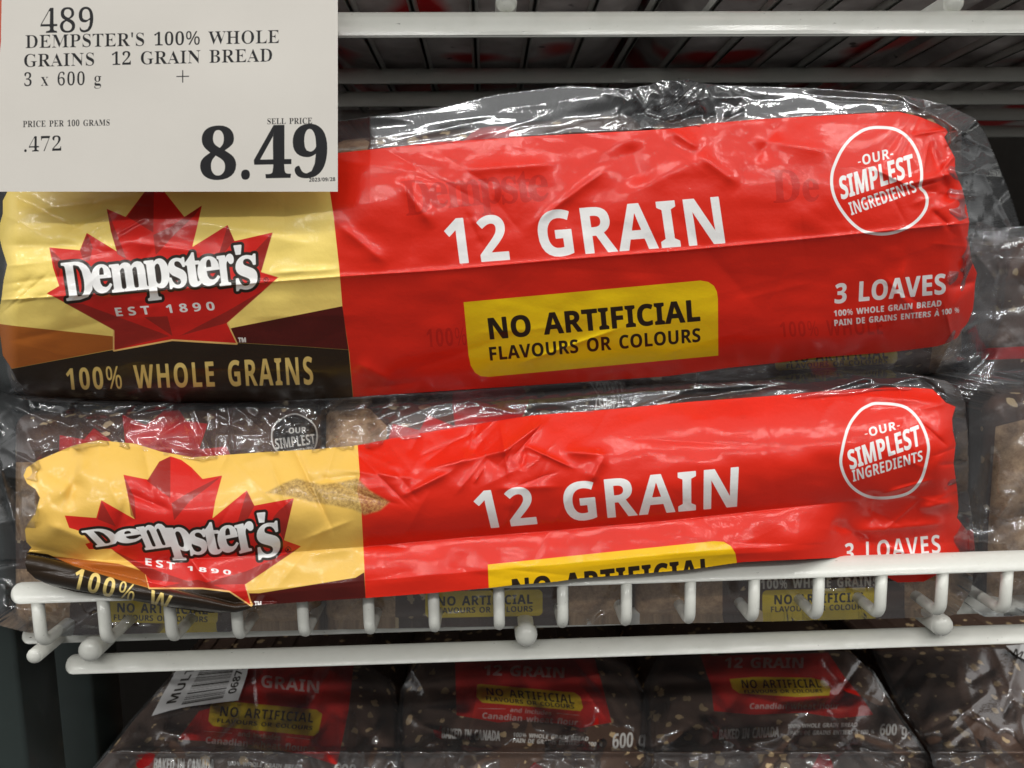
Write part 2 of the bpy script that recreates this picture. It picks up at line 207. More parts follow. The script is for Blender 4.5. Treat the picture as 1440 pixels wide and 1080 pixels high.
          84, -45, 76, -58, 73, -73, 76, -84, 83, -94, 95, -103, 111, -111, 133, -115]]],
        'e': [301, [[154, -10, 129, -8, 106, -1, 85, 10, 66, 26, 50, 45, 37, 69, 27, 95, 21, 125, 19, 157, 21, 187, 28, 215, 38, 240, 51, 263, 68,
          282, 87, 298, 109, 309, 132, 316, 157, 318, 193, 314, 224, 301, 249, 280, 268, 251, 279, 216, 283, 173, 283, 166, 117, 166, 127, 97, 154,
          56, 199, 42, 225, 47, 248, 62, 270, 86, 285, 73, 248, 27, 205, -1],  [116, 192, 201, 192, 201, 215, 201, 241, 198, 261, 193, 277, 186, 288,
          175, 295, 161, 297, 136, 286, 121, 255, 116, 203]]],
        'm': [554, [[18, 0, 18, 16, 30, 17, 39, 21, 45, 26, 49, 33, 52, 43, 52, 56, 52, 253, 52, 266, 49, 276, 46, 284, 40, 289, 31, 293, 19, 294, 19,
          310, 146, 310, 146, 265, 173, 294, 204, 312, 237, 318, 277, 312, 305, 293, 320, 261, 348, 293, 381, 312, 418, 318, 465, 306, 494, 271, 504,
          212, 504, 56, 504, 43, 507, 33, 510, 26, 516, 21, 524, 17, 536, 16, 536, 0, 377, 0, 377, 16, 389, 18, 397, 21, 403, 26, 407, 34, 409, 44,
          410, 56, 410, 217, 409, 234, 407, 247, 404, 258, 398, 265, 389, 270, 377, 271, 358, 268, 341, 256, 324, 237, 324, 56, 325, 44, 327, 34, 331,
          26, 336, 21, 345, 18, 356, 16, 356, 0, 199, 0, 199, 16, 211, 18, 219, 21, 225, 26, 229, 34, 231, 44, 232, 56, 232, 217, 231, 233, 229, 247,
          226, 258, 220, 265, 211, 270, 199, 271, 180, 267, 162, 255, 146, 235, 146, 56, 147, 44, 149, 34, 152, 27, 158, 21, 166, 18, 177, 16, 177,
          0]]],
        'p': [371, [[17, -139, 17, -124, 27, -123, 34, -120, 40, -117, 45, -113, 48, -107, 50, -101, 51, -92, 52, -80, 52, -64, 52, 243, 52, 261, 50,
          275, 46, 283, 41, 288, 32, 292, 19, 295, 19, 310, 143, 310, 143, 263, 166, 294, 195, 313, 230, 319, 253, 317, 274, 310, 293, 298, 309, 283,
          323, 264, 335, 241, 343, 216, 348, 189, 350, 160, 348, 128, 343, 99, 334, 72, 323, 48, 308, 28, 291, 12, 272, 0, 250, -8, 227, -10, 196, -5,
          170, 9, 148, 32, 148, -58, 148, -74, 150, -88, 152, -99, 155, -107, 160, -113, 167, -118, 175, -120, 185, -122, 197, -123, 197, -139],
          [195, 28, 214, 32, 229, 42, 239, 59, 247, 84, 251, 116, 253, 154, 251, 192, 247, 223, 241, 248, 232, 265, 218, 275, 199, 278, 179, 273, 162,
          259, 148, 235, 148, 69, 160, 46, 176, 33]]],
        's': [288, [[151, -10, 132, -8, 111, -3, 87, 6, 82, 8, 78, 8, 73, 9, 64, 7, 56, 1, 51, -9, 36, -9, 36, 105, 53, 105, 61, 79, 72, 57, 87, 39,
          103, 26, 121, 17, 140, 15, 156, 16, 168, 20, 179, 27, 186, 35, 191, 46, 192, 58, 188, 76, 176, 92, 156, 105, 107, 130, 85, 142, 68, 155, 54,
          169, 45, 185, 39, 202, 37, 220, 40, 247, 49, 270, 65, 291, 86, 306, 111, 316, 141, 319, 149, 319, 157, 318, 166, 316, 176, 314, 187, 311,
          199, 308, 201, 307, 204, 307, 206, 306, 209, 305, 211, 305, 213, 305, 220, 306, 226, 311, 230, 319, 244, 319, 244, 222, 228, 222, 220, 244,
          209, 262, 196, 277, 182, 288, 166, 294, 149, 296, 136, 295, 125, 292, 116, 286, 110, 278, 106, 269, 105, 259, 106, 249, 109, 240, 115, 232,
          123, 225, 134, 218, 146, 212, 191, 189, 212, 178, 229, 165, 241, 151, 250, 136, 255, 117, 257, 95, 254, 65, 244, 39, 228, 18, 206, 2, 181,
          -7]]],
        't': [228, [[124, -9, 99, -7, 80, -1, 66, 10, 56, 26, 50, 46, 48, 71, 48, 279, 20, 279, 20, 300, 46, 324, 68, 347, 88, 369, 105, 389, 118,
          407, 129, 424, 144, 424, 144, 310, 208, 310, 208, 279, 144, 279, 144, 82, 145, 69, 147, 59, 149, 51, 154, 45, 160, 41, 168, 40, 183, 44,
          195, 56, 206, 75, 222, 66, 198, 24, 165, -1]]],
        'r': [287, [[18, 0, 18, 16, 30, 18, 39, 21, 45, 26, 49, 32, 52, 43, 52, 56, 52, 252, 52, 267, 50, 278, 46, 285, 41, 289, 32, 292, 20, 293, 21,
          310, 146, 310, 146, 252, 158, 272, 172, 288, 187, 301, 203, 311, 218, 316, 233, 318, 250, 317, 264, 312, 275, 304, 283, 293, 288, 281, 289,
          266, 288, 254, 284, 243, 278, 234, 270, 228, 260, 224, 248, 222, 237, 223, 229, 226, 222, 231, 217, 237, 212, 243, 207, 250, 202, 255, 196,
          259, 189, 260, 179, 258, 171, 252, 162, 241, 155, 228, 151, 211, 149, 192, 149, 56, 150, 42, 153, 32, 159, 25, 167, 21, 180, 18, 197, 16,
          197, 0]]],
        '.': [180, [[89, -9, 79, -8, 69, -5, 60, 1, 54, 10, 50, 22, 48, 36, 50, 51, 54, 63, 60, 71, 69, 77, 79, 80, 89, 81, 100, 80, 110, 77, 119, 71,
          126, 63, 130, 51, 132, 36, 130, 22, 126, 10, 119, 1, 110, -5, 100, -8]]],
        "'": [151, [[57, 306, 44, 480, 107, 480, 94, 306]]],
        '%': [558, [[131, 185, 102, 190, 77, 203, 58, 225, 44, 255, 36, 292, 33, 336, 36, 380, 43, 417, 56, 447, 75, 469, 100, 482, 131, 486, 161,
          482, 186, 469, 206, 447, 220, 417, 229, 380, 232, 336, 229, 292, 221, 255, 207, 225, 188, 203, 162, 190],  [120, 0, 386, 480, 438, 480, 172,
          0],  [131, 228, 160, 240, 177, 276, 183, 336, 177, 397, 160, 433, 131, 445, 115, 442, 103, 433, 94, 417, 87, 396, 83, 369, 82, 336, 83, 304,
          87, 276, 94, 255, 103, 240, 115, 231],  [424, -7, 395, -2, 371, 11, 352, 33, 338, 63, 329, 100, 326, 144, 329, 188, 337, 225, 350, 255, 369,
          277, 393, 290, 424, 294, 455, 290, 480, 277, 499, 255, 514, 225, 522, 188, 525, 144, 522, 100, 514, 63, 501, 33, 481, 11, 456, -2],  [424,
          36, 453, 48, 470, 84, 476, 144, 470, 204, 453, 240, 424, 252, 409, 249, 397, 240, 387, 225, 381, 204, 377, 177, 375, 144, 377, 111, 381, 84,
          387, 63, 397, 48, 409, 39]]],
        '+': [384, [[167, 75, 167, 213, 34, 213, 34, 261, 167, 261, 167, 400, 216, 400, 216, 261, 349, 261, 349, 213, 216, 213, 216, 75]]],
    },
    'B': {
        '0': [384, [[191, -7, 139, 1, 96, 22, 64, 59, 42, 108, 29, 168, 24, 240, 26, 289, 31, 333, 40, 373, 53, 407, 71, 435, 93, 457, 121, 474, 153,
          484, 191, 487, 244, 480, 286, 458, 318, 422, 341, 373, 355, 312, 359, 240, 357, 191, 352, 147, 343, 107, 330, 74, 312, 45, 290, 23, 263, 6,
          230, -3],  [191, 75, 214, 80, 231, 93, 244, 116, 252, 148, 257, 189, 259, 240, 257, 290, 252, 331, 244, 363, 231, 386, 214, 400, 191, 405,
          169, 400, 151, 386, 139, 363, 131, 331, 126, 290, 125, 240, 126, 190, 131, 149, 139, 117, 151, 94, 169, 80]]],
        '1': [384, [[176, 0, 176, 277, 176, 290, 176, 305, 177, 323, 178, 341, 178, 358, 179, 373, 176, 369, 171, 365, 164, 358, 157, 352, 150, 345,
          144, 340, 89, 296, 40, 357, 194, 480, 277, 480, 277, 0]]],
        '2': [384, [[27, 0, 27, 71, 147, 192, 170, 215, 190, 236, 206, 254, 219, 271, 230, 286, 238, 300, 243, 314, 247, 329, 248, 345, 246, 362, 241,
          376, 232, 388, 220, 395, 206, 400, 189, 402, 171, 400, 153, 396, 136, 389, 118, 379, 100, 367, 81, 353, 26, 418, 40, 430, 54, 441, 70, 451,
          86, 461, 104, 469, 123, 476, 145, 482, 170, 485, 197, 486, 227, 484, 254, 479, 278, 469, 299, 456, 316, 441, 330, 423, 340, 402, 347, 380,
          349, 357, 347, 331, 342, 307, 333, 284, 321, 263, 305, 241, 287, 220, 266, 197, 242, 173, 215, 148, 153, 90, 153, 85, 362, 85, 362, 0]]],
        '3': [384, [[164, -7, 114, -4, 68, 5, 26, 19, 26, 105, 46, 96, 68, 88, 90, 82, 112, 77, 133, 75, 153, 74, 186, 76, 211, 82, 229, 93, 241, 107,
          249, 125, 251, 146, 250, 158, 247, 170, 241, 180, 233, 188, 221, 195, 206, 200, 187, 204, 163, 207, 136, 208, 99, 208, 99, 285, 136, 285,
          164, 286, 186, 289, 204, 294, 218, 300, 228, 308, 235, 317, 240, 327, 243, 338, 244, 350, 242, 366, 237, 379, 228, 390, 215, 398, 198, 403,
          175, 404, 153, 403, 134, 399, 116, 393, 100, 385, 86, 377, 73, 369, 26, 439, 46, 452, 68, 463, 92, 473, 119, 480, 149, 485, 183, 486, 229,
          483, 268, 473, 300, 456, 324, 434, 338, 406, 343, 372, 340, 341, 330, 315, 313, 293, 292, 275, 267, 262, 240, 253, 240, 251, 275, 244, 304,
          232, 327, 216, 344, 195, 354, 169, 357, 140, 355, 113, 348, 88, 337, 65, 321, 44, 300, 27, 274, 12, 243, 2, 206, -5]]],
        '4': [384, [[216, 0, 216, 99, 11, 99, 11, 170, 222, 480, 315, 480, 315, 178, 373, 178, 373, 99, 315, 99, 315, 0],  [101, 178, 216, 178, 216,
          259, 216, 270, 217, 283, 217, 297, 217, 311, 218, 325, 219, 338, 219, 349, 220, 358, 220, 363, 218, 363, 213, 354, 209, 346, 205, 337, 200,
          329, 195, 320, 189, 311]]],
        '5': [384, [[162, -7, 137, -6, 114, -4, 91, 0, 70, 5, 50, 12, 33, 19, 33, 107, 51, 99, 71, 91, 93, 85, 116, 80, 137, 77, 158, 76, 186, 78,
          209, 84, 227, 94, 241, 109, 249, 128, 251, 152, 241, 192, 208, 216, 155, 224, 142, 224, 129, 223, 116, 221, 103, 218, 92, 216, 83, 214, 42,
          235, 60, 480, 320, 480, 320, 394, 149, 394, 140, 300, 148, 301, 156, 303, 165, 304, 175, 305, 187, 306, 201, 306, 230, 304, 256, 299, 279,
          289, 301, 277, 319, 260, 333, 240, 344, 217, 351, 191, 353, 161, 348, 112, 332, 71, 305, 38, 268, 13, 220, -2]]],
        '6': [384, [[199, -7, 167, -4, 138, 3, 110, 16, 86, 33, 64, 57, 47, 85, 34, 119, 26, 158, 24, 203, 24, 231, 26, 258, 30, 285, 35, 312, 42,
          337, 51, 362, 62, 385, 76, 406, 93, 425, 113, 443, 136, 457, 162, 469, 192, 478, 226, 483, 264, 485, 274, 485, 285, 484, 297, 484, 309, 483,
          319, 482, 328, 480, 328, 399, 320, 401, 310, 403, 301, 404, 291, 405, 281, 405, 271, 406, 234, 404, 203, 397, 178, 387, 159, 373, 143, 355,
          132, 334, 125, 310, 119, 284, 117, 256, 121, 256, 131, 271, 144, 284, 160, 296, 178, 304, 200, 310, 225, 312, 264, 307, 298, 294, 325, 272,
          346, 242, 358, 205, 362, 160, 357, 112, 342, 71, 318, 38, 285, 13, 245, -2],  [197, 75, 215, 77, 231, 84, 245, 95, 256, 111, 262, 132, 264,
          158, 262, 180, 257, 198, 248, 214, 235, 225, 219, 231, 199, 234, 185, 233, 172, 229, 160, 224, 149, 217, 141, 208, 134, 199, 128, 188, 125,
          178, 124, 167, 125, 153, 128, 138, 132, 124, 139, 111, 147, 99, 157, 89, 169, 81, 182, 76]]],
        '7': [384, [[75, 0, 255, 394, 18, 394, 18, 480, 362, 480, 362, 416, 181, 0]]],
        '8': [384, [[192, -7, 142, -3, 101, 9, 67, 28, 43, 53, 28, 85, 24, 122, 26, 153, 35, 179, 50, 201, 70, 220, 91, 237, 116, 251, 95, 265, 77,
          281, 61, 299, 48, 320, 41, 344, 38, 371, 41, 395, 48, 416, 60, 435, 76, 450, 95, 463, 117, 473, 141, 480, 166, 484, 192, 486, 219, 484, 244,
          480, 268, 473, 290, 463, 308, 450, 324, 435, 336, 416, 343, 395, 345, 370, 342, 343, 334, 319, 321, 299, 303, 282, 282, 266, 259, 253, 276,
          244, 292, 233, 308, 222, 322, 209, 335, 196, 346, 180, 354, 163, 358, 145, 360, 124, 358, 99, 351, 76, 339, 55, 323, 37, 303, 22, 280, 9,
          253, 0, 224, -5],  [192, 296, 207, 303, 220, 312, 232, 321, 242, 333, 248, 346, 250, 363, 248, 377, 243, 389, 233, 399, 221, 406, 207, 410,
          191, 412, 176, 410, 162, 406, 150, 399, 141, 389, 135, 377, 134, 363, 136, 347, 141, 334, 151, 322, 163, 313, 177, 304],  [191, 68, 214, 70,
          233, 75, 247, 84, 258, 96, 264, 110, 266, 127, 265, 139, 261, 149, 255, 159, 247, 168, 239, 176, 229, 184, 218, 191, 207, 198, 196, 204,
          187, 209, 168, 198, 151, 187, 137, 175, 126, 161, 120, 145, 118, 128, 120, 111, 126, 97, 136, 85, 150, 75, 169, 70]]],
        '9': [384, [[120, -7, 110, -7, 99, -6, 87, -6, 75, -5, 64, -4, 55, -2, 55, 79, 64, 78, 74, 76, 83, 75, 93, 73, 103, 73, 113, 73, 150, 75, 180,
          81, 205, 92, 225, 106, 240, 124, 251, 144, 259, 168, 264, 194, 267, 222, 263, 222, 252, 207, 240, 194, 225, 183, 207, 174, 184, 168, 156,
          167, 118, 171, 86, 184, 58, 206, 38, 236, 26, 274, 21, 318, 26, 367, 41, 407, 65, 441, 98, 465, 138, 480, 185, 485, 216, 482, 246, 475, 273,
          462, 298, 445, 319, 422, 336, 393, 350, 359, 357, 320, 360, 275, 359, 247, 357, 220, 354, 193, 349, 167, 342, 141, 333, 117, 321, 93, 307,
          72, 290, 53, 271, 35, 248, 21, 221, 9, 191, 0, 157, -5],  [185, 244, 199, 246, 212, 249, 224, 255, 234, 262, 243, 270, 250, 280, 255, 290,
          258, 300, 259, 311, 258, 326, 256, 340, 251, 355, 245, 368, 237, 380, 227, 390, 215, 398, 202, 402, 187, 404, 168, 401, 152, 395, 138, 383,
          128, 367, 122, 346, 120, 320, 121, 298, 127, 280, 136, 265, 148, 253, 165, 247]]],
        'A': [463, [[0, 0, 169, 482, 293, 482, 463, 0, 354, 0, 319, 114, 144, 114, 109, 0],  [170, 199, 295, 199, 259, 311, 257, 319, 254, 329, 251,
          340, 247, 352, 244, 363, 240, 375, 237, 387, 234, 398, 232, 407, 229, 397, 226, 386, 223, 374, 219, 361, 215, 348, 212, 336, 209, 325, 206,
          317, 204, 311]]],
        'B': [451, [[60, 0, 60, 480, 210, 480, 268, 477, 317, 468, 355, 453, 382, 430, 398, 399, 404, 358, 401, 332, 395, 309, 384, 289, 370, 272,
          352, 261, 330, 255, 330, 251, 345, 247, 360, 242, 373, 234, 385, 225, 396, 213, 404, 199, 411, 183, 414, 162, 416, 139, 410, 99, 395, 65,
          369, 37, 333, 16, 291, 4, 240, 0],  [162, 289, 221, 289, 247, 291, 268, 296, 282, 304, 292, 314, 298, 328, 300, 345, 297, 361, 291, 374,
          279, 384, 263, 391, 242, 395, 216, 396, 162, 396],  [162, 84, 228, 84, 256, 86, 277, 92, 292, 102, 302, 115, 308, 131, 310, 149, 308, 166,
          302, 180, 292, 192, 276, 202, 254, 207, 225, 209, 162, 209]]],
        'C': [428, [[255, -7, 208, -3, 168, 7, 133, 24, 103, 47, 80, 76, 62, 110, 49, 149, 41, 192, 39, 239, 42, 286, 51, 328, 65, 367, 85, 402, 111,
          431, 141, 455, 177, 472, 218, 483, 264, 486, 288, 485, 312, 482, 335, 477, 359, 470, 382, 462, 404, 453, 371, 370, 353, 378, 335, 386, 317,
          392, 299, 397, 282, 401, 264, 402, 228, 397, 198, 382, 175, 358, 157, 325, 147, 285, 144, 238, 147, 191, 156, 152, 172, 120, 195, 97, 226,
          83, 264, 78, 284, 79, 303, 81, 323, 85, 343, 90, 364, 96, 386, 103, 386, 18, 365, 10, 344, 4, 324, -1, 302, -4, 279, -6]]],
        'D': [497, [[60, 0, 60, 480, 211, 480, 259, 477, 302, 468, 342, 453, 376, 432, 404, 406, 427, 374, 444, 336, 455, 293, 458, 244, 450, 170,
          427, 109, 389, 61, 337, 27, 273, 7, 196, 0],  [162, 84, 206, 84, 287, 101, 336, 154, 353, 242, 349, 290, 337, 329, 318, 359, 291, 380, 257,
          392, 216, 396, 162, 396]]],
        'E': [376, [[60, 0, 60, 480, 336, 480, 336, 396, 162, 396, 162, 291, 324, 291, 324, 208, 162, 208, 162, 84, 336, 84, 336, 0]]],
        'F': [369, [[60, 0, 60, 480, 335, 480, 335, 396, 161, 396, 161, 273, 323, 273, 323, 189, 161, 189, 161, 0]]],
        'G': [486, [[262, -7, 196, 0, 141, 21, 97, 56, 65, 105, 45, 166, 39, 240, 42, 288, 52, 332, 68, 371, 91, 405, 119, 433, 153, 456, 193, 473,
          238, 483, 289, 486, 315, 485, 340, 483, 365, 478, 389, 472, 411, 465, 432, 457, 398, 375, 383, 383, 366, 389, 348, 394, 329, 398, 309, 401,
          289, 402, 261, 399, 235, 393, 212, 381, 192, 366, 175, 347, 162, 325, 152, 299, 146, 270, 144, 238, 145, 208, 149, 181, 156, 155, 167, 133,
          180, 114, 197, 98, 217, 87, 241, 80, 269, 78, 282, 78, 294, 79, 305, 80, 315, 81, 324, 83, 333, 85, 333, 185, 242, 185, 242, 269, 433, 269,
          433, 21, 407, 13, 381, 6, 354, 1, 326, -3, 295, -6]]],
        'H': [514, [[60, 0, 60, 480, 162, 480, 162, 291, 352, 291, 352, 480, 453, 480, 453, 0, 352, 0, 352, 207, 162, 207, 162, 0]]],
        'I': [261, [[21, 0, 21, 58, 80, 85, 80, 395, 21, 422, 21, 480, 240, 480, 240, 422, 181, 395, 181, 85, 240, 58, 240, 0]]],
        'K': [446, [[60, 0, 60, 480, 162, 480, 162, 260, 168, 269, 175, 279, 181, 288, 188, 298, 195, 307, 202, 316, 332, 480, 445, 480, 277, 267,
          446, 0, 330, 0, 205, 202, 162, 171, 162, 0]]],
        'L': [379, [[60, 0, 60, 480, 162, 480, 162, 84, 357, 84, 357, 0]]],
        'M': [633, [[60, 0, 60, 480, 199, 480, 312, 113, 314, 113, 435, 480, 573, 480, 573, 0, 478, 0, 478, 227, 478, 243, 479, 260, 479, 279, 480,
          299, 481, 317, 481, 335, 482, 352, 482, 365, 483, 375, 480, 375, 357, 0, 263, 0, 148, 376, 145, 376, 146, 366, 147, 352, 148, 336, 149, 317,
          149, 298, 150, 278, 151, 259, 151, 240, 151, 223, 151, 0]]],
        'N': [546, [[60, 0, 60, 480, 189, 480, 397, 120, 399, 120, 398, 143, 397, 165, 396, 187, 395, 209, 394, 231, 394, 253, 394, 480, 486, 480,
          486, 0, 357, 0, 148, 363, 145, 363, 147, 340, 148, 317, 149, 294, 150, 271, 151, 248, 151, 226, 151, 0]]],
        'O': [535, [[267, -7, 218, -3, 176, 7, 139, 24, 108, 48, 83, 76, 63, 111, 50, 150, 42, 193, 39, 241, 42, 289, 50, 332, 63, 371, 83, 405, 108,
          433, 139, 456, 176, 473, 219, 484, 268, 487, 317, 484, 360, 473, 396, 456, 427, 433, 452, 405, 471, 370, 485, 331, 493, 288, 496, 240, 493,
          193, 485, 150, 471, 110, 452, 76, 427, 47, 396, 24, 360, 7, 317, -3],  [267, 79, 307, 83, 338, 98, 361, 122, 376, 154, 386, 194, 389, 240,
          386, 287, 376, 327, 361, 359, 338, 383, 307, 398, 268, 402, 229, 398, 198, 383, 175, 359, 159, 327, 149, 287, 146, 240, 149, 194, 159, 154,
          175, 122, 198, 98, 229, 83]]],
        'P': [422, [[60, 0, 60, 480, 214, 480, 270, 475, 315, 462, 349, 440, 373, 410, 387, 373, 392, 330, 390, 303, 384, 276, 374, 252, 360, 229,
          340, 209, 316, 193, 286, 180, 249, 173, 206, 171, 162, 171, 162, 0],  [162, 254, 195, 254, 222, 256, 245, 261, 264, 271, 278, 285, 286, 303,
          289, 326, 280, 365, 253, 388, 208, 396, 162, 396]]],
        'R': [443, [[60, 0, 60, 480, 200, 480, 260, 476, 308, 464, 345, 444, 371, 416, 386, 380, 392, 336, 390, 315, 386, 296, 379, 278, 370, 263,
          359, 249, 346, 237, 332, 226, 318, 217, 302, 209, 443, 0, 330, 0, 216, 184, 162, 184, 162, 0],  [162, 267, 195, 267, 225, 268, 249, 274,
          267, 283, 279, 296, 286, 313, 289, 333, 286, 354, 278, 370, 266, 382, 247, 390, 223, 395, 193, 396, 162, 396]]],
        'S': [370, [[167, -7, 118, -4, 73, 6, 31, 22, 31, 117, 54, 107, 78, 98, 102, 90, 126, 83, 150, 79, 175, 77, 197, 79, 215, 84, 228, 92, 237,
          102, 242, 114, 244, 128, 241, 145, 232, 160, 217, 172, 198, 183, 175, 195, 150, 207, 139, 212, 127, 218, 114, 225, 101, 233, 89, 243, 77,
          253, 66, 265, 56, 279, 48, 293, 41, 310, 38, 329, 36, 350, 41, 390, 56, 423, 80, 450, 113, 470, 152, 482, 199, 486, 223, 485, 247, 482, 270,
          478, 293, 471, 317, 463, 341, 453, 308, 373, 287, 382, 267, 389, 249, 394, 232, 398, 214, 401, 195, 402, 178, 400, 163, 396, 151, 388, 143,
          378, 137, 367, 136, 353, 138, 337, 146, 324, 158, 313, 176, 302, 199, 290, 226, 277, 250, 265, 271, 253, 289, 241, 305, 227, 318, 212, 329,
          196, 337, 178, 342, 157, 343, 133, 338, 93, 323, 59, 297, 31, 262, 10, 219, -2]]],
        'T': [389, [[144, 0, 144, 395, 13, 395, 13, 480, 375, 480, 375, 395, 245, 395, 245, 0]]],
        'U': [508, [[252, -7, 193, -1, 145, 15, 107, 42, 79, 78, 63, 121, 57, 171, 57, 480, 158, 480, 158, 186, 161, 151, 169, 123, 183, 103, 201, 89,
          225, 81, 255, 79, 285, 81, 309, 90, 327, 105, 339, 126, 347, 153, 349, 187, 349, 480, 451, 480, 451, 169, 448, 137, 441, 107, 429, 80, 412,
          55, 390, 34, 363, 16, 331, 4, 294, -4]]],
        'V': [437, [[163, 0, 0, 480, 103, 480, 193, 194, 195, 188, 197, 179, 200, 167, 204, 153, 207, 140, 211, 125, 214, 111, 217, 99, 218, 89, 220,
          99, 222, 111, 225, 125, 229, 140, 232, 153, 236, 167, 239, 179, 241, 188, 243, 194, 334, 480, 437, 480, 273, 0]]],
        'W': [649, [[122, 0, 0, 480, 100, 480, 161, 218, 164, 206, 167, 193, 170, 179, 173, 163, 176, 147, 179, 132, 181, 117, 183, 104, 185, 92, 186,
          104, 188, 117, 191, 132, 193, 147, 196, 162, 199, 177, 202, 190, 205, 202, 207, 211, 277, 480, 373, 480, 443, 211, 445, 202, 448, 191, 450,
          177, 453, 162, 456, 147, 459, 132, 461, 117, 463, 104, 465, 92, 466, 104, 468, 117, 471, 132, 474, 147, 477, 163, 480, 179, 483, 193, 486,
          206, 488, 218, 549, 480, 649, 480, 527, 0, 412, 0, 347, 252, 345, 258, 343, 265, 342, 274, 339, 284, 337, 295, 335, 306, 332, 318, 330, 329,
          328, 339, 327, 349, 325, 357, 324, 364, 324, 357, 322, 349, 321, 339, 319, 329, 317, 318, 314, 307, 312, 295, 310, 285, 308, 274, 305, 265,
          304, 257, 302, 251, 238, 0]]],
        'a': [406, [[142, -7, 111, -4, 84, 6, 60, 22, 43, 44, 32, 73, 28, 109, 33, 145, 46, 174, 69, 196, 101, 212, 142, 222, 192, 226, 256, 228, 256,
          244, 254, 262, 249, 276, 241, 287, 229, 294, 215, 299, 199, 300, 181, 299, 164, 297, 146, 292, 129, 287, 112, 281, 95, 273, 62, 341, 83,
          351, 105, 359, 128, 365, 152, 370, 177, 373, 203, 374, 248, 371, 286, 360, 316, 342, 338, 317, 351, 285, 355, 244, 355, 0, 285, 0, 266, 50,
          263, 50, 247, 32, 231, 17, 214, 7, 194, -1, 170, -5],  [179, 66, 200, 69, 218, 75, 234, 86, 246, 100, 253, 118, 256, 140, 256, 170, 217,
          169, 188, 166, 166, 160, 150, 151, 139, 139, 133, 125, 131, 109, 132, 95, 137, 84, 144, 76, 154, 71, 166, 68]]],
        'b': [425, [[254, -7, 229, -5, 208, 0, 190, 8, 176, 18, 163, 29, 152, 40, 146, 40, 129, 0, 52, 0, 52, 510, 152, 510, 152, 392, 152, 378, 152,
          364, 151, 351, 150, 338, 149, 328, 148, 319, 152, 319, 163, 333, 177, 346, 192, 358, 210, 366, 232, 372, 257, 373, 295, 368, 328, 352, 357,
          325, 378, 288, 391, 241, 395, 184, 391, 126, 378, 79, 356, 42, 327, 15, 293, -1],  [226, 75, 245, 78, 261, 87, 275, 103, 285, 125, 291, 152,
          293, 185, 291, 218, 285, 245, 274, 266, 261, 281, 244, 290, 224, 293, 201, 291, 183, 283, 170, 269, 161, 250, 155, 226, 152, 195, 152, 185,
          154, 152, 159, 125, 168, 103, 182, 87, 201, 78]]],
        'c': [345, [[201, -7, 151, -2, 109, 13, 75, 39, 50, 75, 35, 122, 30, 181, 33, 223, 40, 260, 53, 291, 70, 317, 91, 337, 117, 353, 145, 364,
          176, 371, 210, 373, 234, 373, 256, 370, 276, 366, 293, 361, 310, 355, 324, 349, 295, 271, 279, 277, 265, 282, 251, 287, 237, 290, 224, 292,
          210, 293, 167, 281, 141, 244, 132, 182, 135, 148, 141, 121, 153, 101, 168, 86, 187, 77, 210, 75, 230, 75, 249, 78, 266, 83, 282, 89, 298,
          97, 313, 106, 313, 21, 297, 12, 281, 5, 265, 0, 247, -4, 226, -6]]],
        'd': [425, [[169, -7, 130, -1, 97, 15, 69, 41, 47, 78, 35, 125, 30, 183, 35, 240, 48, 288, 69, 325, 98, 352, 132, 368, 171, 373, 196, 372,
          218, 367, 236, 358, 252, 347, 266, 334, 277, 320, 280, 320, 279, 328, 277, 338, 275, 351, 274, 365, 273, 379, 273, 393, 273, 510, 373, 510,
          373, 0, 296, 0, 277, 48, 273, 48, 262, 33, 248, 20, 233, 9, 215, 0, 193, -5],  [203, 73, 228, 76, 248, 84, 262, 98, 271, 117, 277, 141, 279,
          171, 279, 182, 278, 215, 272, 242, 263, 264, 249, 280, 229, 289, 202, 292, 182, 289, 165, 279, 150, 264, 140, 242, 134, 214, 132, 181, 134,
          148, 140, 121, 150, 100, 165, 85, 182, 76]]],
        'e': [397, [[218, -7, 183, -4, 151, 2, 121, 14, 95, 30, 73, 50, 54, 76, 41, 106, 33, 141, 30, 181, 33, 221, 40, 257, 52, 288, 69, 314, 89,
          335, 113, 352, 140, 364, 170, 371, 203, 373, 251, 369, 291, 354, 324, 330, 348, 297, 363, 256, 368, 207, 368, 158, 132, 158, 135, 132, 143,
          110, 157, 92, 175, 79, 197, 71, 223, 68, 246, 69, 267, 71, 287, 75, 307, 80, 327, 88, 347, 97, 347, 19, 329, 11, 310, 5, 290, 0, 269, -4,
          245, -6],  [134, 225, 274, 225, 272, 246, 266, 265, 257, 280, 243, 293, 226, 300, 204, 302, 186, 300, 170, 294, 156, 283, 145, 269, 138,
          249]]],
        'f': [260, [[69, 0, 69, 291, 13, 291, 13, 340, 69, 367, 69, 394, 70, 423, 76, 447, 84, 466, 96, 482, 111, 494, 129, 503, 150, 509, 173, 513,
          198, 514, 217, 513, 235, 512, 252, 509, 266, 506, 279, 502, 290, 498, 265, 425, 257, 427, 248, 429, 240, 431, 230, 433, 220, 434, 209, 435,
          196, 433, 186, 429, 178, 422, 173, 413, 170, 402, 169, 390, 169, 367, 255, 367, 255, 291, 169, 291, 169, 0]]],
        'h': [441, [[52, 0, 52, 510, 152, 510, 152, 406, 152, 389, 152, 371, 151, 355, 150, 340, 149, 328, 148, 320, 153, 320, 166, 337, 181, 350,
          198, 361, 217, 368, 238, 372, 259, 373, 296, 370, 328, 359, 355, 342, 375, 316, 387, 282, 391, 239, 391, 0, 291, 0, 291, 214, 284, 258, 265,
          285, 232, 293, 205, 290, 184, 280, 170, 262, 160, 238, 154, 209, 152, 173, 152, 0]]],
        'i': [205, [[103, 412, 88, 414, 75, 417, 64, 423, 55, 432, 50, 445, 48, 461, 50, 478, 55, 491, 64, 500, 75, 506, 88, 509, 103, 510, 117, 509,
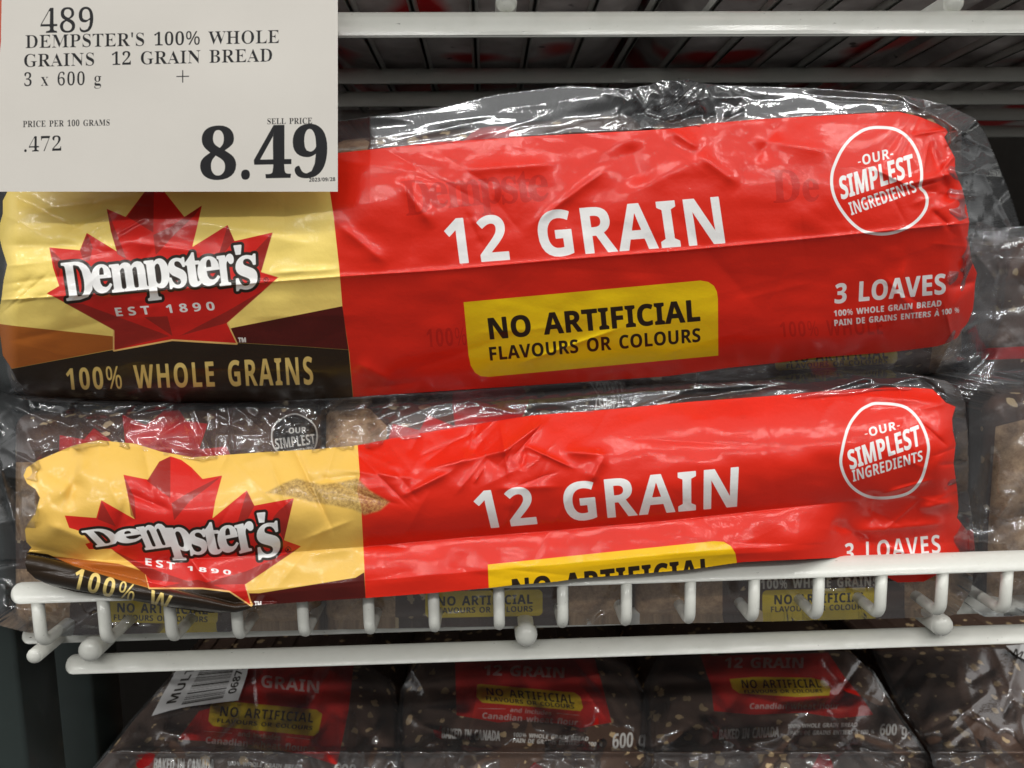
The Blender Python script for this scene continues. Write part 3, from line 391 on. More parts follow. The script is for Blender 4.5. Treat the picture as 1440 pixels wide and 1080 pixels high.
          130, 506, 141, 500, 150, 491, 155, 478, 157, 461, 155, 445, 150, 432, 141, 423, 130, 417, 117, 414],  [52, 0, 52, 367, 152, 367, 152, 0]]],
        'l': [205, [[52, 0, 52, 510, 152, 510, 152, 0]]],
        'n': [441, [[52, 0, 52, 367, 129, 367, 142, 320, 148, 320, 161, 337, 177, 350, 196, 361, 217, 368, 238, 372, 261, 373, 297, 370, 329, 359,
          355, 342, 375, 316, 387, 282, 391, 239, 391, 0, 291, 0, 291, 214, 289, 238, 285, 258, 277, 274, 265, 285, 250, 291, 232, 293, 204, 290, 184,
          280, 169, 262, 160, 238, 154, 209, 152, 173, 152, 0]]],
        'o': [416, [[207, -7, 174, -4, 144, 3, 116, 15, 91, 32, 70, 54, 53, 80, 40, 111, 33, 145, 30, 184, 36, 240, 51, 287, 78, 324, 114, 352, 157,
          368, 209, 373, 242, 371, 272, 364, 300, 351, 325, 334, 346, 313, 363, 287, 375, 257, 383, 223, 385, 184, 380, 128, 364, 81, 337, 43, 302,
          15, 258, -1],  [208, 74, 232, 77, 251, 86, 266, 102, 276, 123, 281, 151, 283, 184, 281, 217, 276, 244, 266, 266, 251, 281, 232, 290, 208,
          293, 184, 290, 164, 281, 150, 266, 140, 244, 134, 217, 132, 184, 134, 151, 140, 123, 150, 102, 164, 86, 184, 77]]],
        'r': [305, [[52, 0, 52, 367, 128, 367, 143, 305, 148, 305, 160, 323, 175, 339, 192, 353, 212, 364, 234, 371, 257, 373, 262, 373, 268, 373,
          275, 373, 281, 372, 286, 372, 291, 371, 283, 277, 280, 278, 275, 278, 270, 279, 264, 280, 259, 280, 254, 280, 237, 279, 221, 276, 205, 271,
          190, 264, 178, 254, 167, 242, 159, 227, 154, 208, 152, 187, 152, 0]]],
        's': [334, [[152, -7, 127, -6, 106, -4, 86, -2, 68, 2, 49, 8, 31, 15, 31, 97, 51, 89, 72, 82, 95, 75, 117, 70, 137, 67, 155, 66, 173, 67, 187,
          70, 197, 75, 204, 82, 208, 89, 210, 98, 209, 104, 207, 110, 204, 115, 200, 120, 193, 126, 183, 132, 169, 138, 152, 147, 130, 156, 109, 166,
          90, 175, 74, 185, 60, 195, 49, 207, 41, 220, 35, 235, 31, 252, 30, 271, 35, 303, 48, 328, 70, 348, 99, 362, 134, 371, 175, 373, 198, 373,
          219, 370, 240, 367, 261, 361, 283, 354, 304, 345, 274, 273, 256, 280, 239, 286, 223, 292, 207, 296, 190, 299, 174, 300, 149, 297, 135, 289,
          130, 275, 130, 270, 132, 264, 135, 260, 140, 255, 148, 250, 157, 244, 170, 238, 186, 231, 206, 223, 226, 214, 244, 206, 261, 196, 275, 187,
          286, 175, 296, 162, 303, 147, 307, 129, 308, 109, 304, 75, 291, 46, 269, 23, 238, 7, 199, -3]]],
        't': [291, [[178, -7, 157, -6, 137, -2, 119, 4, 103, 13, 90, 25, 78, 41, 70, 61, 65, 86, 63, 115, 63, 291, 15, 291, 15, 334, 71, 367, 99, 445,
          163, 445, 163, 367, 266, 367, 266, 291, 163, 291, 163, 115, 165, 102, 169, 92, 175, 84, 184, 78, 195, 74, 207, 73, 218, 74, 229, 75, 239,
          77, 249, 79, 260, 82, 270, 85, 270, 10, 258, 6, 245, 2, 230, -2, 214, -4, 196, -6]]],
        'u': [441, [[181, -7, 144, -3, 112, 7, 86, 25, 66, 51, 54, 85, 50, 128, 50, 367, 150, 367, 150, 152, 152, 129, 157, 109, 165, 93, 176, 82,
          191, 75, 210, 73, 237, 77, 258, 87, 272, 104, 281, 128, 287, 158, 289, 194, 289, 367, 389, 367, 389, 0, 312, 0, 299, 47, 293, 47, 280, 30,
          264, 16, 245, 6, 225, -1, 203, -5]]],
        'w': [575, [[111, 0, 7, 367, 106, 367, 148, 204, 151, 192, 154, 179, 157, 164, 159, 148, 162, 133, 164, 119, 166, 105, 167, 93, 169, 84, 171,
          84, 172, 91, 173, 99, 174, 109, 175, 120, 177, 131, 179, 142, 181, 153, 183, 163, 184, 172, 186, 180, 187, 187, 188, 191, 233, 367, 343,
          367, 386, 191, 388, 183, 390, 173, 393, 161, 395, 147, 397, 132, 399, 118, 401, 105, 402, 93, 402, 84, 405, 84, 406, 93, 408, 104, 410, 117,
          412, 132, 415, 147, 417, 163, 420, 178, 423, 192, 426, 204, 470, 367, 568, 367, 463, 0, 354, 0, 326, 128, 324, 137, 321, 148, 318, 162, 315,
          178, 311, 194, 307, 211, 303, 227, 299, 243, 296, 258, 292, 271, 290, 282, 288, 290, 285, 290, 284, 282, 281, 271, 278, 258, 275, 243, 271,
          227, 267, 211, 263, 194, 260, 177, 256, 162, 253, 148, 250, 136, 248, 127, 218, 0]]],
        'g': [425, [[189, -161, 164, -161, 140, -159, 117, -156, 95, -153, 74, -147, 52, -140, 52, -60, 98, -75, 146, -85, 195, -88, 238, -79, 264,
          -51, 273, -5, 273, 3, 273, 10, 273, 18, 274, 26, 274, 34, 275, 41, 275, 48, 273, 48, 259, 30, 244, 16, 228, 6, 209, -1, 190, -5, 169, -7,
          128, -1, 94, 16, 67, 43, 46, 81, 34, 127, 30, 183, 34, 238, 47, 285, 68, 323, 96, 351, 131, 368, 171, 373, 213, 367, 249, 350, 277, 320,
          280, 320, 288, 367, 373, 367, 373, -1, 368, -49, 352, -89, 326, -120, 291, -143, 245, -157],  [204, 72, 227, 74, 246, 82, 261, 94, 271, 112,
          277, 137, 279, 170, 279, 182, 277, 218, 271, 246, 261, 267, 247, 281, 227, 289, 203, 292, 164, 280, 140, 243, 132, 181, 140, 121, 164,
          84]]],
        '%': [558, [[131, 185, 102, 190, 77, 203, 58, 225, 44, 255, 36, 292, 33, 336, 36, 380, 43, 417, 56, 447, 75, 469, 100, 482, 131, 486, 161,
          482, 186, 469, 206, 447, 220, 417, 229, 380, 232, 336, 229, 292, 221, 255, 207, 225, 188, 203, 162, 190],  [120, 0, 386, 480, 438, 480, 172,
          0],  [131, 228, 160, 240, 177, 276, 183, 336, 177, 397, 160, 433, 131, 445, 115, 442, 103, 433, 94, 417, 87, 396, 83, 369, 82, 336, 83, 304,
          87, 276, 94, 255, 103, 240, 115, 231],  [424, -7, 395, -2, 371, 11, 352, 33, 338, 63, 329, 100, 326, 144, 329, 188, 337, 225, 350, 255, 369,
          277, 393, 290, 424, 294, 455, 290, 480, 277, 499, 255, 514, 225, 522, 188, 525, 144, 522, 100, 514, 63, 501, 33, 481, 11, 456, -2],  [424,
          36, 453, 48, 470, 84, 476, 144, 470, 204, 453, 240, 424, 252, 409, 249, 397, 240, 387, 225, 381, 204, 377, 177, 375, 144, 377, 111, 381, 84,
          387, 63, 397, 48, 409, 39]]],
        "'": [151, [[57, 306, 44, 480, 107, 480, 94, 306]]],
        '-': [216, [[27, 154, 27, 206, 189, 206, 189, 154]]],
        '/': [250, [[7, 0, 185, 480, 243, 480, 64, 0]]],
        '.': [180, [[89, -9, 79, -8, 69, -5, 60, 1, 54, 10, 50, 22, 48, 36, 50, 51, 54, 63, 60, 71, 69, 77, 79, 80, 89, 81, 100, 80, 110, 77, 119, 71,
          126, 63, 130, 51, 132, 36, 130, 22, 126, 10, 119, 1, 110, -5, 100, -8]]],
    },
}
# ---------------------------------------------------------------- lettering (outlines as data)
G = GLYPHS
CAP = {k: max(np.array(c)[1::2].max() for c in G[k]['H'][1]) for k in G}
def thin(pts, dx):
    """Move an outline inwards sideways only: thins the stems of the bold serif, keeps its hairlines."""
    p = np.asarray(pts, float); n = len(p)
    e = np.roll(p, -1, 0) - np.roll(p, 1, 0)
    L = np.hypot(e[:, 0], e[:, 1]) + 1e-9
    q = p.copy(); q[:, 0] -= dx * e[:, 1] / L * (-1 if area2(p) < 0 else 1) * (1 if area2(p) > 0 else -1)
    return q
def area2(p):
    return float(np.sum(p[:, 0] * np.roll(p[:, 1], -1) - np.roll(p[:, 0], -1) * p[:, 1]))
def glyph(font, ch, dx=0.0):
    adv, cons = G[font][ch]
    cs = [np.array(c, float).reshape(-1, 2) for c in cons]
    if dx and ch not in "'.%+":
        big = max(cs, key=lambda c: abs(area2(c))); sgn = 1 if area2(big) > 0 else -1
        out = []
        for p in cs:
            e = np.roll(p, -1, 0) - np.roll(p, 1, 0); L = np.hypot(e[:, 0], e[:, 1]) + 1e-9
            q = p.copy(); q[:, 0] -= sgn * dx * e[:, 1] / L; out.append(q)
        cs = out
    return adv, cs
def text(s, quad, font='B', bold=0.0, track=0.0, dx=0.0, xs=1.0, bend=0.0):
    """Shapes of a string whose cap box fills the pixel quad TL, TR, BR, BL."""
    TL, TR, BR, BL = [np.array(q, float) for q in (quad if len(quad) == 4 else (quad[0], quad[1], (quad[1][0] + quad[2][0] - quad[0][0], quad[1][1] + quad[2][1] - quad[0][1]), quad[2]))]
    pen = 0.0; gl = []
    for ch in s:
        if ch == ' ': pen += 270 + track; continue
        adv, cs = glyph(font, ch, dx)
        gl.append([c + [pen, 0] for c in cs]); pen += adv + track
    x0 = min(c[:, 0].min() for g in gl for c in g); x1 = max(c[:, 0].max() for g in gl for c in g)
    out = []
    for g in gl:
        gg = []
        for c in g:
            u = ((c[:, 0] - x0) / (x1 - x0))[:, None]; v = (1 - c[:, 1] / CAP[font])[:, None]
            q = (TL * (1 - u) + TR * u) * (1 - v) + (BL * (1 - u) + BR * u) * v
            if bend: q[:, 1] += bend * 4 * u[:, 0] * (1 - u[:, 0])
            gg.append(q)
        out.append((gg, bold))
    return out
def letter(ch, tl, tr, bl, font='S', bold=0.0, o=(0, 0), k=1.0):
    """One glyph whose ink box fills the parallelogram TL, TR, BL (zoomed pixels, origin o, scale k)."""
    adv, cs = glyph(font, ch)
    a = np.concatenate(cs); x0, y0 = a.min(0); x1, y1 = a.max(0)
    TL, TR, BL = [np.array(o) + np.array(q, float) / k for q in (tl, tr, bl)]
    gg = []
    for c in cs:
        u = ((c[:, 0] - x0) / (x1 - x0))[:, None]; v = ((y1 - c[:, 1]) / (y1 - y0))[:, None]
        gg.append(TL + (TR - TL) * u + (BL - TL) * v)
    return (gg, bold)
def poly(pts, o=(0, 0), k=1.0, grow=0.0):
    return ([np.array(o) + np.array(pts, float) / k], grow)
def smooth_closed(pts, n=8):
    p = np.array(pts, float); out = []
    N = len(p)
    for i in range(N):
        p0, p1, p2, p3 = p[i - 1], p[i], p[(i + 1) % N], p[(i + 2) % N]
        for t in np.linspace(0, 1, n, endpoint=False):
            out.append(0.5 * ((2 * p1) + (p2 - p0) * t + (2 * p0 - 5 * p1 + 4 * p2 - p3) * t * t + (3 * p1 - p0 - 3 * p2 + p3) * t ** 3))
    return np.array(out)
def ring(pts, w, o=(0, 0), k=1.0):
    return ('ring', np.array(o) + smooth_closed(pts) / k, w / 2)
def stroke(pts, w, o=(0, 0), k=1.0):
    return ('line', np.array(o) + np.array(pts, float) / k, w / 2)
def segs_dist(p, a, b):
    d2 = np.full(len(p), 1e12)
    for i in range(len(a)):
        e = b[i] - a[i]; L = e @ e
        if L < 1e-12: continue
        r = p - a[i]; t = np.clip(r @ e / L, 0, 1)
        q = r - t[:, None] * e
        np.minimum(d2, q[:, 0] ** 2 + q[:, 1] ** 2, out=d2)
    return np.sqrt(d2)
def inside(p, cons):
    w = np.zeros(len(p), int)
    for c in cons:
        a = c; b = np.roll(c, -1, 0)
        for i in range(len(a)):
            (ax, ay), (bx, by) = a[i], b[i]
            if ay == by: continue
            cr = (bx - ax) * (p[:, 1] - ay) - (p[:, 0] - ax) * (by - ay)
            w += ((ay <= p[:, 1]) & (by > p[:, 1]) & (cr > 0)).astype(int)
            w -= ((ay > p[:, 1]) & (by <= p[:, 1]) & (cr < 0)).astype(int)
    return w != 0
def sdf_shape(sh, p):
    if isinstance(sh[0], str):
        a = sh[1]
        if sh[0] == 'ring': return sh[2] - segs_dist(p, a, np.roll(a, -1, 0))
        return sh[2] - segs_dist(p, a[:-1], a[1:])
    cons, grow = sh
    a = np.concatenate(cons); b = np.concatenate([np.roll(c, -1, 0) for c in cons])
    dd = segs_dist(p, a, b)
    return np.where(inside(p, cons), dd, -dd) + grow
def sdf_grid(shapes, X, Y, FAR=-8.0):
    """Signed distance (pixels, inside positive) of the union of shapes over a regular grid."""
    out = np.full(X.shape, FAR, float); xs = X[0]; ys = Y[:, 0]
    for sh in shapes:
        a = sh[1] if isinstance(sh[0], str) else np.concatenate(sh[0])
        mg = 9 + (sh[2] if isinstance(sh[0], str) else max(sh[1], 0))
        i0, i1 = np.searchsorted(xs, [a[:, 0].min() - mg, a[:, 0].max() + mg]); j0, j1 = np.searchsorted(ys, [a[:, 1].min() - mg, a[:, 1].max() + mg])
        if i1 <= i0 or j1 <= j0: continue
        sx = X[j0:j1, i0:i1]; sy = Y[j0:j1, i0:i1]
        v = sdf_shape(sh, np.stack([sx.ravel(), sy.ravel()], 1)).reshape(sx.shape)
        out[j0:j1, i0:i1] = np.maximum(out[j0:j1, i0:i1], v)
    return out

# ---------------------------------------------------------------- relief of crumpled film
def fold(x, y, p0, p1, w, a, cusp=True, soft=0.45):
    """A crease from p0 to p1: a sharp ridge (a > 0 comes forward), w wide."""
    p0 = np.array(p0, float); p1 = np.array(p1, float); e = p1 - p0; L = np.hypot(*e); e /= L
    t = (x - p0[0]) * e[0] + (y - p0[1]) * e[1]; n = np.abs(-(x - p0[0]) * e[1] + (y - p0[1]) * e[0])
    win = np.clip(np.minimum(t, L - t) / (0.35 * L) + 0.15, 0, 1); win = win * win * (3 - 2 * win)
    sr = soft * w
    return -a * win * (np.exp(-(np.sqrt(n * n + sr * sr) - sr) / w) if cusp else np.exp(-(n / w) ** 2))
def creases(x, y, n, seed, box, length, amp, width, ang=None, soft=0.3):
    rng = np.random.default_rng(seed); out = np.zeros_like(x)
    xs = x[0]; ys = y[:, 0]
    for i in range(n):
        cx = rng.uniform(box[0], box[2]); cy = rng.uniform(box[1], box[3]); L = length * rng.uniform(0.4, 1.6)
        th = rng.uniform(0, math.pi) if ang is None else rng.normal(ang[0], ang[1])
        w = width * rng.uniform(0.5, 1.8); a = amp * rng.normal()
        dx, dy = math.cos(th) * L / 2, math.sin(th) * L / 2; mg = 5 * w
        i0, i1 = np.searchsorted(xs, [cx - abs(dx) - mg, cx + abs(dx) + mg]); j0, j1 = np.searchsorted(ys, [cy - abs(dy) - mg, cy + abs(dy) + mg])
        if i1 <= i0 or j1 <= j0: continue
        out[j0:j1, i0:i1] += fold(x[j0:j1, i0:i1], y[j0:j1, i0:i1], (cx - dx, cy - dy), (cx + dx, cy + dy), w, a, True, soft)
    return out
def vnoise(x, y, cell, seed):
    """Smooth value noise, -1..1."""
    rng = np.random.default_rng(seed); T = rng.uniform(-1, 1, (64, 64))
    u = x / cell; v = y / cell; iu = np.floor(u).astype(int); iv = np.floor(v).astype(int); fu = u - iu; fv = v - iv
    fu = fu * fu * fu * (fu * (fu * 6 - 15) + 10); fv = fv * fv * fv * (fv * (fv * 6 - 15) + 10)
    t = lambda a, b: T[a % 64, b % 64]
    return (t(iu, iv) * (1 - fu) + t(iu + 1, iv) * fu) * (1 - fv) + (t(iu, iv + 1) * (1 - fu) + t(iu + 1, iv + 1) * fu) * fv

# ---------------------------------------------------------------- materials
def new_mat(name):
    m = bpy.data.materials.new(name); m.use_nodes = True; nt = m.node_tree; nt.nodes.clear(); return m, nt
def nd(nt, t, **kw):
    n = nt.nodes.new(t)
    for k, v in kw.items(): setattr(n, k, v)
    return n
def mixc(nt, fac, a, b):
    n = nd(nt, 'ShaderNodeMix', data_type='RGBA')
    for sock, v in ((n.inputs[0], fac), (n.inputs[6], a), (n.inputs[7], b)):
        if hasattr(v, 'is_linked'): nt.links.new(v, sock)
        elif isinstance(v, (tuple, list)): sock.default_value = tuple(v) + (1,) * (4 - len(v))
        else: sock.default_value = v
    return n.outputs[2]
def math_(nt, op, a, b=None, clamp=False):
    n = nd(nt, 'ShaderNodeMath', operation=op, use_clamp=clamp)
    for i, v in enumerate((a, b)):
        if v is None: continue
        if hasattr(v, 'is_linked'): nt.links.new(v, n.inputs[i])
        else: n.inputs[i].default_value = v
    return n.outputs[0]
def coords(nt): return nd(nt, 'ShaderNodeTexCoord').outputs['Object']
def noise(nt, vec, scale, detail=4, rough=0.55):
    n = nd(nt, 'ShaderNodeTexNoise'); n.inputs['Scale'].default_value = scale; n.inputs['Detail'].default_value = detail; n.inputs['Roughness'].default_value = rough
    nt.links.new(vec, n.inputs['Vector']); return n.outputs['Fac']
def bump(nt, h, strength, dist):
    n = nd(nt, 'ShaderNodeBump'); n.inputs['Strength'].default_value = strength; n.inputs['Distance'].default_value = dist
    nt.links.new(h, n.inputs['Height']); return n.outputs['Normal']
def principled(nt, color, rough=0.4, coat=0.0, coat_rough=0.05, normal=None, spec=0.5):
    p = nd(nt, 'ShaderNodeBsdfPrincipled')
    if hasattr(color, 'is_linked'): nt.links.new(color, p.inputs['Base Color'])
    else: p.inputs['Base Color'].default_value = tuple(color) + (1,)
    if hasattr(rough, 'is_linked'): nt.links.new(rough, p.inputs['Roughness'])
    else: p.inputs['Roughness'].default_value = rough
    p.inputs['Coat Weight'].default_value = coat; p.inputs['Coat Roughness'].default_value = coat_rough
    p.inputs['Specular IOR Level'].default_value = spec
    if normal is not None:
        nt.links.new(normal, p.inputs['Normal']); nt.links.new(normal, p.inputs['Coat Normal'])
    o = nd(nt, 'ShaderNodeOutputMaterial'); nt.links.new(p.outputs[0], o.inputs[0]); return p
def fleck_color(nt, vec, base, scale=170.0, thr=0.30, col=(0.66, 0.50, 0.30)):
    """Sparse pale oat and seed flecks over a brown ground."""
    nz = nd(nt, 'ShaderNodeTexNoise'); nz.inputs['Scale'].default_value = 350; nt.links.new(vec, nz.inputs['Vector'])
    vm = nd(nt, 'ShaderNodeVectorMath', operation='MULTIPLY_ADD'); nt.links.new(nz.outputs['Color'], vm.inputs[0]); vm.inputs[1].default_value = (0.004,) * 3; nt.links.new(vec, vm.inputs[2])
    v = nd(nt, 'ShaderNodeTexVoronoi'); v.inputs['Scale'].default_value = scale; v.inputs['Randomness'].default_value = 1; nt.links.new(vm.outputs[0], v.inputs['Vector'])
    sep = nd(nt, 'ShaderNodeSeparateColor'); nt.links.new(v.outputs['Color'], sep.inputs[0])
    size = math_(nt, 'ADD', math_(nt, 'MULTIPLY', math_(nt, 'SUBTRACT', sep.outputs[0], 1.0 - thr), 0.6), 0.06)
    f = math_(nt, 'MULTIPLY', math_(nt, 'SUBTRACT', size, v.outputs['Distance']), 14.0, clamp=True)
    tone = mixc(nt, sep.outputs[1], tuple(c * 0.55 for c in col), tuple(min(1, c * 1.35) for c in col))
    return mixc(nt, f, base, tone)
def print_material(name, base, layers, rough=0.35, coat=0.36, coat_rough=0.045, halftone=True, flecks=None, bump_s=0.25, soft=0.45, tone=0.10, crinkle=1.0):
    """Printed film: the ink layers are signed-distance attributes laid over a base, in order."""
    m, nt = new_mat(name); vec = coords(nt)
    c = mixc(nt, 1.0, base, base)
    if flecks: c = fleck_color(nt, vec, c, **flecks)
    for lname, lcol, op in layers:
        a = nd(nt, 'ShaderNodeAttribute', attribute_name=lname)
        mr = nd(nt, 'ShaderNodeMapRange', interpolation_type='SMOOTHSTEP'); nt.links.new(a.outputs['Fac'], mr.inputs[0])
        sf = 2.5 if lname == 'worn' else soft
        mr.inputs[1].default_value = 8 - sf; mr.inputs[2].default_value = 8 + sf; mr.inputs[3].default_value = 0; mr.inputs[4].default_value = op
        lc = lcol
        if lname == 'worn':
            n1 = noise(nt, vec, 900, 5, 0.7); lc = mixc(nt, math_(nt, 'MULTIPLY', math_(nt, 'SUBTRACT', n1, 0.38), 3.5, clamp=True), lcol, (0.62, 0.42, 0.14))
        c = mixc(nt, mr.outputs[0], c, lc)
    n0 = noise(nt, vec, 60, 5)
    hsv = nd(nt, 'ShaderNodeHueSaturation'); nt.links.new(c, hsv.inputs['Color'])
    nt.links.new(math_(nt, 'ADD', math_(nt, 'MULTIPLY', n0, tone * 2), 1 - tone), hsv.inputs['Value'])
    n2 = noise(nt, vec, 420, 4, 0.6); n3 = noise(nt, vec, 2600, 2)
    h = math_(nt, 'ADD', math_(nt, 'MULTIPLY', n2, crinkle), math_(nt, 'MULTIPLY', n3, 0.10))
    principled(nt, hsv.outputs[0], rough, coat, coat_rough, bump(nt, h, bump_s, 0.0006), 0.18)
    return m
def film_material(name, haze=0.055, refl=0.9, tint=(0.95, 0.96, 0.97), rough=0.045, bs=0.22, milk=(0.82, 0.85, 0.88), base=0.15):
    m, nt = new_mat(name); vec = coords(nt)
    n1 = noise(nt, vec, 160, 5, 0.6); n2 = noise(nt, vec, 900, 3)
    nb = bump(nt, math_(nt, 'ADD', n1, math_(nt, 'MULTIPLY', n2, 0.2)), bs, 0.0012)
    tr = nd(nt, 'ShaderNodeBsdfTransparent'); tr.inputs[0].default_value = tint + (1,)
    gl = nd(nt, 'ShaderNodeBsdfGlossy'); gl.inputs['Roughness'].default_value = rough; gl.inputs[0].default_value = (0.95, 0.97, 1, 1); nt.links.new(nb, gl.inputs['Normal'])
    df = nd(nt, 'ShaderNodeBsdfDiffuse'); df.inputs[0].default_value = milk + (1,); nt.links.new(nb, df.inputs['Normal'])
    lw = nd(nt, 'ShaderNodeLayerWeight'); lw.inputs[0].default_value = 0.28; nt.links.new(nb, lw.inputs['Normal'])
    fac = math_(nt, 'ADD', math_(nt, 'MULTIPLY', lw.outputs['Fresnel'], refl), base, clamp=True)
    hz = math_(nt, 'ADD', math_(nt, 'MULTIPLY', lw.outputs['Facing'], haze * 1.5), haze * 0.5, clamp=True)
    m1 = nd(nt, 'ShaderNodeMixShader'); nt.links.new(hz, m1.inputs[0]); nt.links.new(tr.outputs[0], m1.inputs[1]); nt.links.new(df.outputs[0], m1.inputs[2])
    m2 = nd(nt, 'ShaderNodeMixShader'); nt.links.new(fac, m2.inputs[0]); nt.links.new(m1.outputs[0], m2.inputs[1]); nt.links.new(gl.outputs[0], m2.inputs[2])
    o = nd(nt, 'ShaderNodeOutputMaterial'); nt.links.new(m2.outputs[0], o.inputs[0]); return m
def simple_material(name, color, rough=0.5, coat=0.0, var=0.08, bs=0.1, scale=90, spec=0.5):
    m, nt = new_mat(name); vec = coords(nt); n = noise(nt, vec, scale, 5)
    c = mixc(nt, n, tuple(v * (1 - var) for v in color), tuple(min(1, v * (1 + var)) for v in color))
    principled(nt, c, rough, coat, 0.06, bump(nt, n, bs, 0.001), spec); return m

# ---------------------------------------------------------------- mesh builders
def link(name, me, mat, parent=None):
    o = bpy.data.objects.new(name, me); COL.objects.link(o)
    if mat is not None: me.materials.append(mat)
    if parent is not None: o.parent = parent; o.matrix_parent_inverse = parent.matrix_world.inverted()
    return o
def empty(name, loc):
    o = bpy.data.objects.new(name, None); COL.objects.link(o); o.location = loc; o.empty_display_size = 0.02
    o.matrix_world = Matrix.Translation(loc); return o
def tag(o, label, cat, group=None, kind=None):
    o['label'] = label; o['category'] = cat
    if group: o['group'] = group
    if kind: o['kind'] = kind
    return o
def mesh_np(name, V, faces4, smooth=True):
    me = bpy.data.meshes.new(name); n = len(faces4)
    me.vertices.add(len(V)); me.vertices.foreach_set('co', np.asarray(V, np.float32).ravel())
    me.loops.add(n * 4); me.loops.foreach_set('vertex_index', np.asarray(faces4, np.int32).ravel())
    me.polygons.add(n); me.polygons.foreach_set('loop_start', np.arange(0, n * 4, 4, dtype=np.int32))
    try: me.polygons.foreach_set('loop_total', np.full(n, 4, np.int32))
    except Exception: pass
    me.polygons.foreach_set('use_smooth', np.full(n, smooth)); me.update(calc_edges=True); me.validate(); return me
def sheet(name, outline, step, depth, layers, mat, parent=None, back=0.0, puff=0.0, cap=False, snap=True):
    """A film or bag whose front has the photographed outline; depth(x, y, sd) gives its relief, puff rounds its rim,
    back > 0 carries the rim back by that many metres and cap closes it behind."""
    ol = np.array(outline, float); x0, y0 = ol.min(0) - 2 * step; x1, y1 = ol.max(0) + 2 * step
    X, Y = np.meshgrid(np.arange(x0, x1 + step, step), np.arange(y0, y1 + step, step))
    p = np.stack([X.ravel(), Y.ravel()], 1)
    dd = segs_dist(p, ol, np.roll(ol, -1, 0)); sd = np.where(inside(p, [ol]), dd, -dd).reshape(X.shape)
    keepv = sd > -0.75 * step
    q = keepv[:-1, :-1] & keepv[1:, :-1] & keepv[:-1, 1:] & keepv[1:, 1:]
    if snap:
        gy, gx = np.gradient(sd, step); L = np.hypot(gx, gy) + 1e-9; mv = np.where(sd < 0, -sd, 0)
        XS = X + mv * gx / L; YS = Y + mv * gy / L; sds = np.maximum(sd, 0)
    else: XS, YS, sds = X, Y, sd
    D = depth(X, Y, sds)
    if puff > 0:
        R = puff; s = np.clip(sds * 0.00029, 0, R); D = D + R - np.sqrt(np.maximum(R * R - (R - s) ** 2, 0))
    V = P(XS, YS, D)
    idx = np.arange(X.size).reshape(X.shape)
    f = np.stack([idx[:-1, :-1][q], idx[1:, :-1][q], idx[1:, 1:][q], idx[:-1, 1:][q]], 1)
    used = np.zeros(X.size, bool); used[f.ravel()] = True; remap = np.cumsum(used) - 1
    f = remap[f]; Vv = V.reshape(-1, 3)[used]; nv = len(Vv)
    faces = [f]; verts = [Vv]
    if back > 0:
        e = np.concatenate([f[:, [0, 1]], f[:, [1, 2]], f[:, [2, 3]], f[:, [3, 0]]])
        key = np.minimum(e[:, 0], e[:, 1]).astype(np.int64) * nv + np.maximum(e[:, 0], e[:, 1])
        u, inv, cnt = np.unique(key, return_inverse=True, return_counts=True); be = e[cnt[inv] == 1]
        bv = np.unique(be); rm = {v: i for i, v in enumerate(bv)}
        ymax = Vv[:, 1].max() + back; prev = bv; rings = 3
        c0 = Vv[bv].mean(0)
        for r in range(1, rings + 1):
            nvv = Vv[bv].copy(); nvv[:, 1] += (ymax - nvv[:, 1]) * r / rings
            nid = np.arange(nv, nv + len(bv)); nv += len(bv); verts.append(nvv)
            a = np.searchsorted(bv, be[:, 0]); b = np.searchsorted(bv, be[:, 1])
            faces.append(np.stack([prev[b], prev[a], nid[a], nid[b]], 1)); prev = nid
        if cap:
            cv = Vv.copy(); cv[:, 1] = ymax; off = nv; verts.append(cv); faces.append(f[:, ::-1] + off)
    me = mesh_np(name, np.concatenate(verts), np.concatenate(faces))
    N = len(me.vertices)
    for ln, shapes in layers.items():
        g = sdf_grid(shapes, XS if False else X, Y).ravel()[used]
        at = me.attributes.new(ln, 'FLOAT', 'POINT'); arr = np.zeros(N, np.float32); arr[:len(g)] = np.maximum(g + 8.0, 0)
        at.data.foreach_set('value', arr)
    return link(name, me, mat, parent)
def tube_mesh(name, pts, r, seg=16, capr=True):
    """A round bar along a polyline, with domed ends."""
    pts = [np.array(p, float) for p in pts]
    n = len(pts); T = []
    for i in range(n):
        t = pts[min(i + 1, n - 1)] - pts[max(i - 1, 0)]; T.append(t / np.linalg.norm(t))
    up = np.array([0, 0, 1.0]) if abs(T[0][2]) < 0.9 else np.array([1.0, 0, 0])
    rings = []
    def ringat(c, t, rr):
        nonlocal up
        a = up - t * (up @ t); a /= np.linalg.norm(a); up = a; b = np.cross(t, a)
        th = np.linspace(0, 2 * math.pi, seg, endpoint=False)
        return c + rr * (np.cos(th)[:, None] * a + np.sin(th)[:, None] * b)
    dome = [(1 - math.sin(k), math.cos(k)) for k in np.linspace(0, math.pi / 2 - 0.12, 5)][::-1]
    if capr:
        for h, s in dome: rings.append(ringat(pts[0] - T[0] * r * (1 - h) * 0.7, T[0], r * s))
    else: rings.append(ringat(pts[0], T[0], r))
    for i in range(1 if not capr else 0, n): rings.append(ringat(pts[i], T[i], r))
    if capr:
        for h, s in dome[::-1]: rings.append(ringat(pts[-1] + T[-1] * r * (1 - h) * 0.7, T[-1], r * s))
    V = np.concatenate(rings); fs = []
    for i in range(len(rings) - 1):
        for k in range(seg):
            a = i * seg + k; b = i * seg + (k + 1) % seg; fs.append((a, b, b + seg, a + seg))
    me = bpy.data.meshes.new(name)
    fl = [tuple(f) for f in fs] + [tuple(range(seg))[::-1], tuple(range((len(rings) - 1) * seg, len(rings) * seg))]
    me.from_pydata([tuple(v) for v in V], [], fl)
    for p in me.polygons: p.use_smooth = True
    me.update(); return me
